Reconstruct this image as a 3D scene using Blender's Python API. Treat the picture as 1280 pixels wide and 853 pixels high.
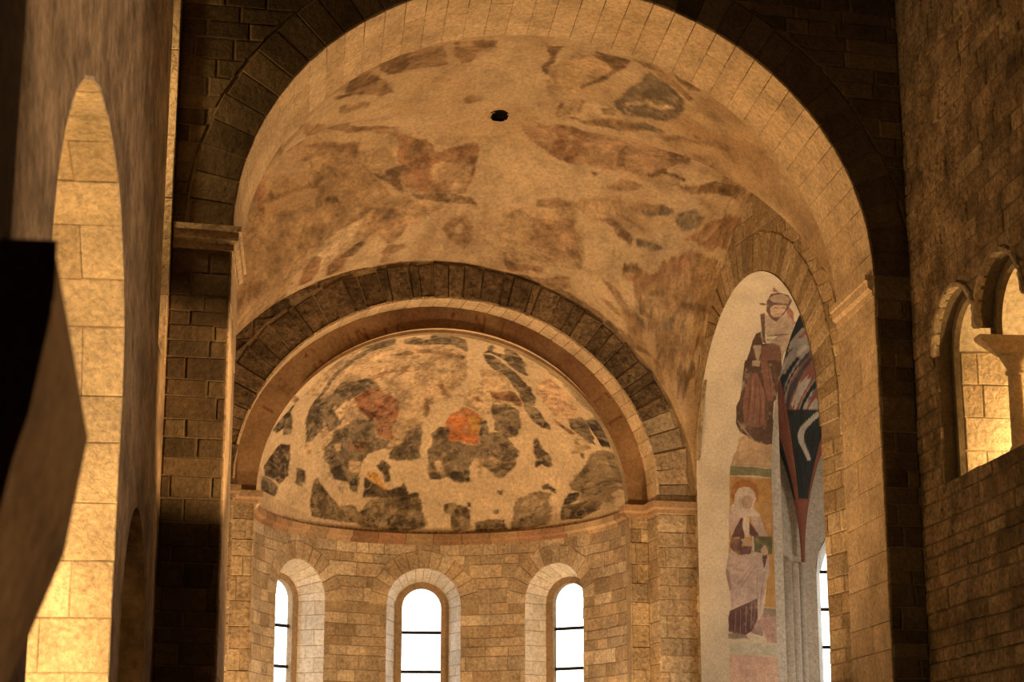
import bpy, math, random
import numpy as np
from mathutils import Vector
from mathutils.geometry import tessellate_polygon
from math import sin, cos, radians, degrees, pi, sqrt, atan2

for o in list(bpy.data.objects): bpy.data.objects.remove(o)
scene = bpy.context.scene
col = scene.collection
rng = random.Random(7)

# ------------------------------------------------------------------ camera, sky, lights, exposure
cam = bpy.data.cameras.new('camera'); cam_ob = bpy.data.objects.new('camera', cam); col.objects.link(cam_ob)
cam.sensor_fit = 'HORIZONTAL'; cam.sensor_width = 36; cam.lens = 2365/1280*36
cam.clip_start = .1; cam.clip_end = 200
cam_ob.location = (0, 0, 1.6); cam_ob.rotation_euler = (pi/2+radians(13.87), 0, -radians(6))
cam.dof.use_dof = True; cam.dof.focus_distance = 22; cam.dof.aperture_fstop = 3.6
scene.camera = cam_ob

world = bpy.data.worlds.new('sky'); scene.world = world; world.use_nodes = True
bg = world.node_tree.nodes['Background']; bg.inputs[0].default_value = (.93, .97, 1, 1); bg.inputs[1].default_value = 4.2

scene.view_settings.view_transform = 'Standard'; scene.view_settings.look = 'None'
scene.view_settings.gamma = 1; scene.view_settings.use_curve_mapping = False
scene.view_settings.exposure = 0

WARM = (1, .57, .23); GOLD = (1, .66, .27)
def area(name, loc, target, size, power, color=WARM, shape='DISK', spread=180):
    L = bpy.data.lights.new(name, 'AREA'); L.shape = shape; L.size = size; L.energy = power; L.color = color; L.spread = radians(spread)
    o = bpy.data.objects.new(name, L); col.objects.link(o); o.location = loc
    o.rotation_euler = (Vector(target)-Vector(loc)).to_track_quat('-Z', 'Y').to_euler(); return o
def spot(name, loc, target, power, ang, color=WARM, blend=.6, radius=.08):
    L = bpy.data.lights.new(name, 'SPOT'); L.energy = power; L.color = color; L.spot_size = radians(ang); L.spot_blend = blend; L.shadow_soft_size = radius
    o = bpy.data.objects.new(name, L); col.objects.link(o); o.location = loc
    o.rotation_euler = (Vector(target)-Vector(loc)).to_track_quat('-Z', 'Y').to_euler(); return o
def lamp(name, loc, power, color=WARM, radius=.1):
    L = bpy.data.lights.new(name, 'POINT'); L.energy = power; L.color = color; L.shadow_soft_size = radius
    o = bpy.data.objects.new(name, L); col.objects.link(o); o.location = loc; return o
spot('choir_floodlight', (4.6, 20.6, 1.6), (1.6, 21.6, 9), 620, 130, WARM, .8, .2)
spot('choir_floodlight.001', (-.2, 19.8, 1.6), (2.8, 21.2, 9), 620, 130, WARM, .8, .2)
spot('apse_floodlight', (3.9, 23.2, 1.6), (1.0, 26, 5.0), 490, 130, (1, .61, .28), .8, .15)
spot('apse_floodlight.001', (-.6, 22.6, 1.6), (2.0, 26, 5.0), 490, 130, (1, .61, .28), .8, .15)
lamp('gallery_lamp_left', (-2.25, 12.0, 2.5), 380, GOLD, .1)
lamp('gallery_lamp_high', (-2.3, 16.9, 8.0), 90, GOLD, .1)
lamp('gallery_lamp_right', (7.4, 17.2, 4.8), 130, GOLD, .06)
lamp('chapel_lamp', (8.2, 22.0, 3.0), 190, (1, .84, .66), .2)
area('nave_chandelier', (2.4, 8, 9.5), (2.4, 8, 0), 1.5, 48, WARM)  # added overhead fill for the dim nave, no fixture modelled
spot('nave_floodlight', (5.7, 9.0, 6.5), (-1.4, 11.5, 5.5), 1400, 55, (1, .68, .41), .7, .2)  # added spot that brightens the left nave wall
spot('pier_floodlight', (5.7, 14, 2.6), (-1.1, 17.55, 5.2), 4200, 15, WARM, .6, .1)
spot('nave_lamp', (5.5, 6.5, 4), (-.65, 4.6, 2.3), 900, 13, WARM, .6, .1)  # added fill, out of view, for the side of the foreground corbel
spot('arch_floodlight', (5.3, 19.2, 1.6), (1.6, 18.9, 9.9), 420, 75, WARM, .7, .12)
spot('arch_floodlight.001', (-.45, 18.4, 1.6), (3.4, 18.9, 9.9), 420, 75, WARM, .7, .12)


# ------------------------------------------------------------------ materials
def N(nt, t, **kw):
    n = nt.nodes.new(t)
    for k, v in kw.items(): setattr(n, k, v)
    return n
def mixc(nt, a, b, f, mode='MIX'):
    m = N(nt, 'ShaderNodeMix', data_type='RGBA', blend_type=mode)
    for i, v in ((0, f), (6, a), (7, b)):
        if isinstance(v, (int, float)): m.inputs[i].default_value = v
        elif isinstance(v, tuple): m.inputs[i].default_value = v if len(v) == 4 else (*v, 1)
        else: nt.links.new(v, m.inputs[i])
    return m.outputs[2]
def maprange(nt, v, a, b, c, d):
    m = N(nt, 'ShaderNodeMapRange'); nt.links.new(v, m.inputs[0])
    for i, x in enumerate((a, b, c, d)): m.inputs[i+1].default_value = x
    return m.outputs[0]
def noise(nt, co, scale, detail=4, rough=.55, dist=0):
    n = N(nt, 'ShaderNodeTexNoise'); n.inputs['Scale'].default_value = scale; n.inputs['Detail'].default_value = detail
    n.inputs['Roughness'].default_value = rough; n.inputs['Distortion'].default_value = dist
    nt.links.new(co, n.inputs['Vector']); return n.outputs[0]
def stone(name, c1, c2, c3, var=.35, bump=.6, pit=26., stain=.5, attr=None, mott=.25):
    m = bpy.data.materials.new(name); m.use_nodes = True; nt = m.node_tree
    b = nt.nodes['Principled BSDF']; b.inputs['Roughness'].default_value = .9
    b.inputs['Specular IOR Level'].default_value = .15
    tc = N(nt, 'ShaderNodeTexCoord'); co = tc.outputs['Object']
    if attr:
        a = N(nt, 'ShaderNodeAttribute', attribute_name=attr); base = a.outputs['Color']
    else:
        oi = N(nt, 'ShaderNodeObjectInfo'); rnd = oi.outputs['Random']
        base = mixc(nt, c1, c2, rnd)
        wn = N(nt, 'ShaderNodeTexWhiteNoise', noise_dimensions='1D'); nt.links.new(rnd, wn.inputs['W'])
        base = mixc(nt, base, c3, maprange(nt, wn.outputs['Value'], .55, 1, 0, .85))
        val = maprange(nt, rnd, 0, 1, 1-var, 1+var*.5)
        wn2 = N(nt, 'ShaderNodeTexWhiteNoise', noise_dimensions='1D'); ad = N(nt, 'ShaderNodeMath', operation='ADD'); nt.links.new(rnd, ad.inputs[0]); ad.inputs[1].default_value = 3.7
        nt.links.new(ad.outputs[0], wn2.inputs['W'])
        val = maprange(nt, wn2.outputs['Value'], 0, 1, 1-var, 1+var*.5)
        base = mixc(nt, base, val, 1., 'MULTIPLY')
    n1 = noise(nt, co, 2.3, 5, .6)
    base = mixc(nt, base, maprange(nt, n1, .3, .7, 1-stain*.6, 1+stain*.25), 1., 'MULTIPLY')
    n2 = noise(nt, co, pit, 6, .7, .4)
    base = mixc(nt, base, maprange(nt, n2, .3, .62, 1-mott*1.6, 1+mott*.4), 1., 'MULTIPLY')
    nt.links.new(base, b.inputs['Base Color'])
    bp = N(nt, 'ShaderNodeBump'); bp.inputs['Strength'].default_value = bump; bp.inputs['Distance'].default_value = .03
    n3 = noise(nt, co, pit*.6, 6, .65, .3)
    nt.links.new(n3, bp.inputs['Height']); nt.links.new(bp.outputs[0], b.inputs['Normal'])
    return m
M = {}
M['ashlar'] = stone('golden sandstone ashlar', (.53, .41, .265), (.45, .33, .205), (.59, .48, .33), .30, .9, 22, .6, mott=.36)
M['apse'] = stone('apse ashlar', (.56, .45, .315), (.46, .345, .225), (.66, .56, .42), .28, .7, 26, .6, mott=.34)
M['nave'] = stone('grimy nave stone', (.165, .115, .066), (.12, .083, .048), (.21, .155, .09), .4, .8, 22, .7)  # base colour lowered to carry the shade of the front wall
M['rubble'] = stone('weathered nave rubble', (.33, .225, .125), (.27, .185, .10), (.42, .31, .185), .34, 1.2, 20, 1.1, mott=.45)
M['rubble_far'] = stone('weathered nave rubble beside the arch', (.31, .215, .12), (.31, .215, .12), (.31, .215, .12), 0, 1.2, 20, 1.2, mott=.5)
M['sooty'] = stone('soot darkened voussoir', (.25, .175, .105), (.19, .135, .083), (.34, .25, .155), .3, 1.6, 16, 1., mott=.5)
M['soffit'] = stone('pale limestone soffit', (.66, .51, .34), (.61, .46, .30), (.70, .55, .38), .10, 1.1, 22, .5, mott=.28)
M['pale'] = stone('pale window stone', (.76, .71, .63), (.70, .64, .55), (.80, .76, .69), .10, .3, 24, .3)
M['soot'] = stone('soot', (.03, .022, .015), (.03, .022, .015), (.03, .022, .015), 0, .3, 20, .3)  # even near-black lining of the oculus shaft
M['brown'] = stone('brown window surround', (.32, .225, .135), (.30, .21, .125), (.34, .24, .145), .1, .3, 24, .3)
M['brick'] = stone('red brown cornice stone', (.37, .215, .13), (.40, .27, .16), (.54, .41, .26), .3, .4, 24, .4)
M['mortar'] = stone('lime mortar', (.40, .31, .20), (.40, .31, .20), (.40, .31, .20), 0, .8, 30, .6)
M['dark_mortar'] = stone('dark mortar', (.15, .11, .07), (.15, .11, .07), (.15, .11, .07), 0, .8, 30, .6)
M['mid_mortar'] = stone('brown mortar', (.24, .18, .115), (.24, .18, .115), (.24, .18, .115), 0, .8, 30, .6)
M['wall'] = stone('brown nave plaster', (.35, .25, .155), (.35, .25, .155), (.35, .25, .155), 0, .9, 9, 1.0, mott=.3)
M['plaster'] = stone('cream plaster', (.66, .56, .42), (.66, .56, .42), (.66, .56, .42), 0, .3, 20, .25)
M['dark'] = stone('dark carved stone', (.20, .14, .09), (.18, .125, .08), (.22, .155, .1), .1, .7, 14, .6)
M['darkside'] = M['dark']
M['capital'] = stone('carved capital stone', (.55, .40, .25), (.5, .36, .22), (.55, .4, .25), .1, .4, 26, .4)
M['paint'] = stone('faded wall painting', None, None, None, 0, .35, 24, .35, attr='paint', mott=.22)
M['fresco'] = stone('painted figures on plaster', None, None, None, 0, .2, 40, .2, attr='paint', mott=.18)
M['floor'] = stone('stone paving', (.30, .24, .17), (.30, .24, .17), (.30, .24, .17), 0, .3, 8, .4)
M['timber'] = stone('dark timber', (.13, .085, .05), (.13, .085, .05), (.13, .085, .05), 0, .3, 8, .4)
def simple(name, c, rough=.5, metal=0):
    m = bpy.data.materials.new(name); m.use_nodes = True; b = m.node_tree.nodes['Principled BSDF']
    b.inputs['Base Color'].default_value = (*c, 1); b.inputs['Roughness'].default_value = rough; b.inputs['Metallic'].default_value = metal; return m
M['iron'] = simple('wrought iron', (.02, .018, .016), .6, .6)
def glass():
    m = bpy.data.materials.new('thin window glass'); m.use_nodes = True; nt = m.node_tree; nt.nodes.clear()
    out = N(nt, 'ShaderNodeOutputMaterial'); tr = N(nt, 'ShaderNodeBsdfTransparent'); tr.inputs[0].default_value = (.97, .98, .96, 1)
    gl = N(nt, 'ShaderNodeBsdfGlossy'); gl.inputs['Roughness'].default_value = .05
    mx = N(nt, 'ShaderNodeMixShader'); mx.inputs[0].default_value = .04
    nt.links.new(tr.outputs[0], mx.inputs[1]); nt.links.new(gl.outputs[0], mx.inputs[2]); nt.links.new(mx.outputs[0], out.inputs[0]); return m
M['glass'] = glass()

# ------------------------------------------------------------------ helpers
def obj(name, verts, faces, mat, parent=None, smooth=False):
    me = bpy.data.meshes.new(name); me.from_pydata([tuple(map(float, v)) for v in verts], [], faces)
    if smooth: me.polygons.foreach_set('use_smooth', [True]*len(me.polygons))
    me.materials.append(M[mat] if isinstance(mat, str) else mat); me.update()
    o = bpy.data.objects.new(name, me); col.objects.link(o)
    if parent is not None: o.parent = parent
    return o
def empty(name, loc=(0, 0, 0)):
    o = bpy.data.objects.new(name, None); o.empty_display_size = .2; col.objects.link(o); return o
def tag(o, label, cat, kind=None, group=None):
    o['label'] = label; o['category'] = cat
    if kind: o['kind'] = kind
    if group: o['group'] = group
    return o
def structure(o, label, cat): return tag(o, label, cat, 'structure')
def quads_strip(A, B, closed=False, off=0):
    n = len(A); f = []
    for i in range(n if closed else n-1):
        j = (i+1) % n; f.append((off+i, off+j, off+n+j, off+n+i))
    return f
def area2(p): return .5*sum(p[i][0]*p[(i+1) % len(p)][1]-p[(i+1) % len(p)][0]*p[i][1] for i in range(len(p)))
def piece(name, poly, mp, parent, mat, proud=.014, bev=.012, back=.03, jit=.004, skew=.006):
    """one stone: outline poly in surface coordinates, rounded arris, sides running back into the joint"""
    if area2(poly) < 0: poly = poly[::-1]
    n = len(poly)
    poly = [(u+rng.uniform(-jit, jit), v+rng.uniform(-jit, jit)) for u, v in poly]
    cu = sum(p[0] for p in poly)/n; cv = sum(p[1] for p in poly)/n
    pr = proud+rng.uniform(-skew, skew)
    V = [mp(u, v, -back) for u, v in poly]+[mp(u, v, pr-bev) for u, v in poly]
    for u, v in poly:
        d = math.hypot(cu-u, cv-v); k = min(.4, bev*1.5/d) if d > 1e-6 else 0
        V.append(mp(u+(cu-u)*k, v+(cv-v)*k, pr))
    F = quads_strip(range(n), None, True)+quads_strip(range(n), None, True, n)+[tuple(range(2*n, 3*n))]
    return obj(name, V, F, mat, parent)
class Arch:
    def __init__(s, c, hw, sp, ri, bot): s.c, s.hw, s.sp, s.ri, s.bot = c, hw, sp, ri, bot
    def inside(s, u, v, m=0):
        if v < s.bot: return False
        if v < s.sp: return abs(u-s.c) < s.hw+m
        return ((u-s.c)/(s.hw+m))**2+((v-s.sp)/(s.ri+m))**2 < 1
    def push(s, u, v, m=0):
        if not s.inside(u, v, m): return u, v
        if v < s.sp: return (s.c+(s.hw+m)*(1 if u > s.c else -1), v)
        a = (u-s.c)/(s.hw+m); b = (v-s.sp)/(s.ri+m); r = math.hypot(a, b) or 1e-6
        return s.c+(s.hw+m)*a/r, s.sp+(s.ri+m)*b/r
    def loop(s, n=48, m=0):
        p = [(s.c-s.hw-m, s.bot), (s.c-s.hw-m, s.sp)]
        for i in range(1, n): a = pi-pi*i/n; p.append((s.c+(s.hw+m)*cos(a), s.sp+(s.ri+m)*sin(a)))
        return p+[(s.c+s.hw+m, s.sp), (s.c+s.hw+m, s.bot)]
    def table(s, n=160):
        L = s.loop(n); T = [0.]
        for a, b in zip(L, L[1:]): T.append(T[-1]+math.hypot(b[0]-a[0], b[1]-a[1]))
        s.L, s.T = np.array(L), np.array(T); s.total = T[-1]; s.s_sp0 = T[1]; s.s_sp1 = T[-2]; return s
    def at(s, t):
        u = float(np.interp(t, s.T, s.L[:, 0])); v = float(np.interp(t, s.T, s.L[:, 1])); e = .01
        du = float(np.interp(t+e, s.T, s.L[:, 0])-np.interp(t-e, s.T, s.L[:, 0])); dv = float(np.interp(t+e, s.T, s.L[:, 1])-np.interp(t-e, s.T, s.L[:, 1]))
        d = math.hypot(du, dv) or 1; return u, v, dv/d, -du/d        # point + normal into the void
def courses(u0, u1, v0, v1, h, ln, joint=.012, rag=.5):
    """rectangles of coursed masonry"""
    out = []; v = v0
    while v < v1-.02:
        hh = h*rng.uniform(1-rag*.6, 1+rag*.5)
        if v1-v-hh < h*.45: hh = v1-v
        u = u0-rng.uniform(0, ln)
        while u < u1-.01:
            ll = ln*rng.uniform(1-rag, 1+rag); a, b = max(u, u0), min(u+ll, u1)
            if b-a > .05: out.append((a+joint/2, b-joint/2, v+joint/2, v+hh-joint/2))
            u += ll
        v += hh
    return out
def dens(r, n=3):
    a, b, c, d = r; p = []
    for (x0, y0, x1, y1) in ((a, c, b, c), (b, c, b, d), (b, d, a, d), (a, d, a, c)):
        for i in range(n): p.append((x0+(x1-x0)*i/n, y0+(y1-y0)*i/n))
    return p
def clip(rect, arches, top=None, n=4):
    a, b, c, d = rect
    touch = any(A.inside(u, v, m) for A, m in arches for u, v in dens(rect, n)) or (top and any(v > top(u) for u, v in dens(rect, n)))
    if not touch: return [(a, c), (b, c), (b, d), (a, d)]
    p = dens(rect, n); q = []
    if any(all(A.inside(u, v, m) for u, v in p) for A, m in arches): return None
    if top and all(v > top(u) for u, v in p): return None
    for u, v in p:
        for A, m in arches:
            if A.inside(u, v, m):
                if c < A.bot: v = A.bot
                elif v < A.sp or d < A.sp:
                    if a < A.c-A.hw-m: u = A.c-A.hw-m
                    elif b > A.c+A.hw+m: u = A.c+A.hw+m
                else: u, v = A.push(u, v, m)
        if top: v = min(v, top(u))
        if not q or math.hypot(u-q[-1][0], v-q[-1][1]) > .012: q.append((u, v))
    if len(q) > 2 and math.hypot(q[0][0]-q[-1][0], q[0][1]-q[-1][1]) < .012: q.pop()
    # drop collinear points
    k = []
    for i in range(len(q)):
        A_, B_, C_ = q[i-1], q[i], q[(i+1) % len(q)]
        if abs((B_[0]-A_[0])*(C_[1]-A_[1])-(B_[1]-A_[1])*(C_[0]-A_[0])) > 2e-4: k.append(B_)
    if len(k) < 3 or abs(area2(k)) < .25*(b-a)*(d-c) and abs(area2(k)) < .008: return None
    return k
def plate(name, outer, holes, mp, w0, w1, mat, parent=None, sides=True):
    """flat wall with holes: faces at w0 (seen) and w1 (rear)"""
    loops = [outer]+holes; flat = [p for L in loops for p in L]; n = len(flat)
    tri = tessellate_polygon([[Vector((u, v, 0)) for u, v in L] for L in loops])
    V = [mp(u, v, w0) for u, v in flat]+[mp(u, v, w1) for u, v in flat]
    F = [tuple(t) for t in tri]+[(t[2]+n, t[1]+n, t[0]+n) for t in tri]; off = 0
    if sides:
        for L in loops:
            k = len(L)
            for i in range(k): j = (i+1) % k; F.append((off+i, off+j, off+j+n, off+i+n))
            off += k
    return obj(name, V, F, mat, parent)
def box(name, x0, x1, y0, y1, z0, z1, mat, parent=None):
    V = [(x, y, z) for x in (x0, x1) for y in (y0, y1) for z in (z0, z1)]
    return obj(name, V, [(0, 1, 3, 2), (4, 6, 7, 5), (0, 4, 5, 1), (2, 3, 7, 6), (0, 2, 6, 4), (1, 5, 7, 3)], mat, parent)
def sweep(name, path, prof, mat, parent=None):
    """moulding: plan path (left of travel is outwards), profile = (out, z) points"""
    n = len(path); V = []; F = []; k = len(prof)
    for i, p in enumerate(path):
        ns = []
        for a, b in ((i-1, i), (i, i+1)):
            if a < 0 or b >= n: continue
            dx, dy = path[b][0]-path[a][0], path[b][1]-path[a][1]; d = math.hypot(dx, dy); ns.append((-dy/d, dx/d))
        nx = sum(q[0] for q in ns)/len(ns); ny = sum(q[1] for q in ns)/len(ns); l2 = nx*nx+ny*ny
        nx, ny = nx/l2, ny/l2
        for o_, z in prof: V.append((p[0]+nx*o_, p[1]+ny*o_, z))
    for i in range(n-1):
        for j in range(k):
            a, b = i*k+j, i*k+(j+1) % k; F.append((a, b, b+k, a+k))
    F.append(tuple(range(k))); F.append(tuple(reversed(range((n-1)*k, n*k))))
    return obj(name, V, F, mat, parent)
def lathe(name, prof, cx, cy, mat, parent=None, n=28, smooth=True):
    V = []; F = []; k = len(prof)
    for i in range(n):
        a = 2*pi*i/n
        for r, z in prof: V.append((cx+r*cos(a), cy+r*sin(a), z))
    for i in range(n):
        for j in range(k-1): a = i*k+j; b = ((i+1) % n)*k+j; F.append((a, b, b+1, a+1))
    return obj(name, V, F, mat, parent, smooth)
def courses_on_path(u0, u1, h): # split a run into pieces of about h
    n = max(1, round((u1-u0)/h)); xs = [u0+(u1-u0)*i/n+(rng.uniform(-.14, .14)*h if 0 < i < n else 0) for i in range(n+1)]; return list(zip(xs, xs[1:]))
# value noise for the paint layers
_r = np.random.RandomState(5).rand(128, 128)
def vnoise(x, y, sc):
    x = np.asarray(x)*sc+31.7; y = np.asarray(y)*sc+17.3; xi = np.floor(x).astype(int); yi = np.floor(y).astype(int); fx = x-xi; fy = y-yi
    fx = fx*fx*(3-2*fx); fy = fy*fy*(3-2*fy); g = lambda i, j: _r[i % 128, j % 128]
    return (g(xi, yi)*(1-fx)+g(xi+1, yi)*fx)*(1-fy)+(g(xi, yi+1)*(1-fx)+g(xi+1, yi+1)*fx)*fy
def fbm(x, y, sc, o=4):
    t = 0; a = 1; s = 0
    for i in range(o): t = t+a*vnoise(x+i*3.1, y-i*1.7, sc*2**i); s += a; a *= .55
    return t/s
def inpoly(X, Y, P):
    xs, ys = P[0::2], P[1::2]; r = np.zeros(X.shape, bool); j = len(xs)-1
    for i in range(len(xs)):
        c = ((ys[i] > Y) != (ys[j] > Y)) & (X < (xs[j]-xs[i])*(Y-ys[i])/((ys[j]-ys[i]) or 1e-9)+xs[i]); r ^= c; j = i
    return r
def paint_layers(U, V, mu, mv, base, layers, warp, mott=.25, soft=.8, nxy=None, blur=.012):
    """U,V surface coordinates; mu,mv metres per unit; base (n,3); flaking painted patches with worn, soft edges"""
    X, Y = nxy or (U*mu, V*mv)
    w1 = (fbm(X, Y, 5, 4)-.5)*2; w2 = (fbm(X+40, Y+9, 5, 4)-.5)*2; fl = fbm(X+7, Y+70, 11, 4); mo = fbm(X+3, Y+20, 4.5, 5)
    st = fbm(X+90, Y+2, 22, 3)
    C = base.copy()
    for name, e, P in layers:
        pad = warp*e+blur+.01; xs, ys = P[0::2], P[1::2]
        ii = np.nonzero((U > min(xs)-pad/mu) & (U < max(xs)+pad/mu) & (V > min(ys)-pad/mv) & (V < max(ys)+pad/mv))[0]
        if not len(ii): continue
        u = U[ii]+w1[ii]*warp*e/mu; v = V[ii]+w2[ii]*warp*e/mv; m = 0
        for dx, dy in ((-1, -.4), (.4, -1), (1, .4), (-.4, 1)): m = m+inpoly(u+dx*blur/mu, v+dy*blur/mv, P)/4
        c = np.array(PAINT[name])
        k = (np.clip(soft+(.5-fl[ii])*1.6, .25, 1)*m)[:, None]                 # worn thin in places
        tone = (1+(mo[ii]-.5)*mott*4)[:, None]*(1+(st[ii]-.5)*mott*2.4)[:, None]
        C[ii] = C[ii]*(1-k)+np.clip(c*tone, .02, .9)*k
    return C
def set_paint(o, C):
    a = o.data.color_attributes.new('paint', 'FLOAT_COLOR', 'POINT')
    a.data.foreach_set('color', np.concatenate([np.clip(C, .01, .95), np.ones((len(C), 1))], 1).astype(np.float32).ravel())
def grid_faces(nu, nv): return [(i*nv+j, (i+1)*nv+j, (i+1)*nv+j+1, i*nv+j+1) for i in range(nu-1) for j in range(nv-1)]

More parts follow.
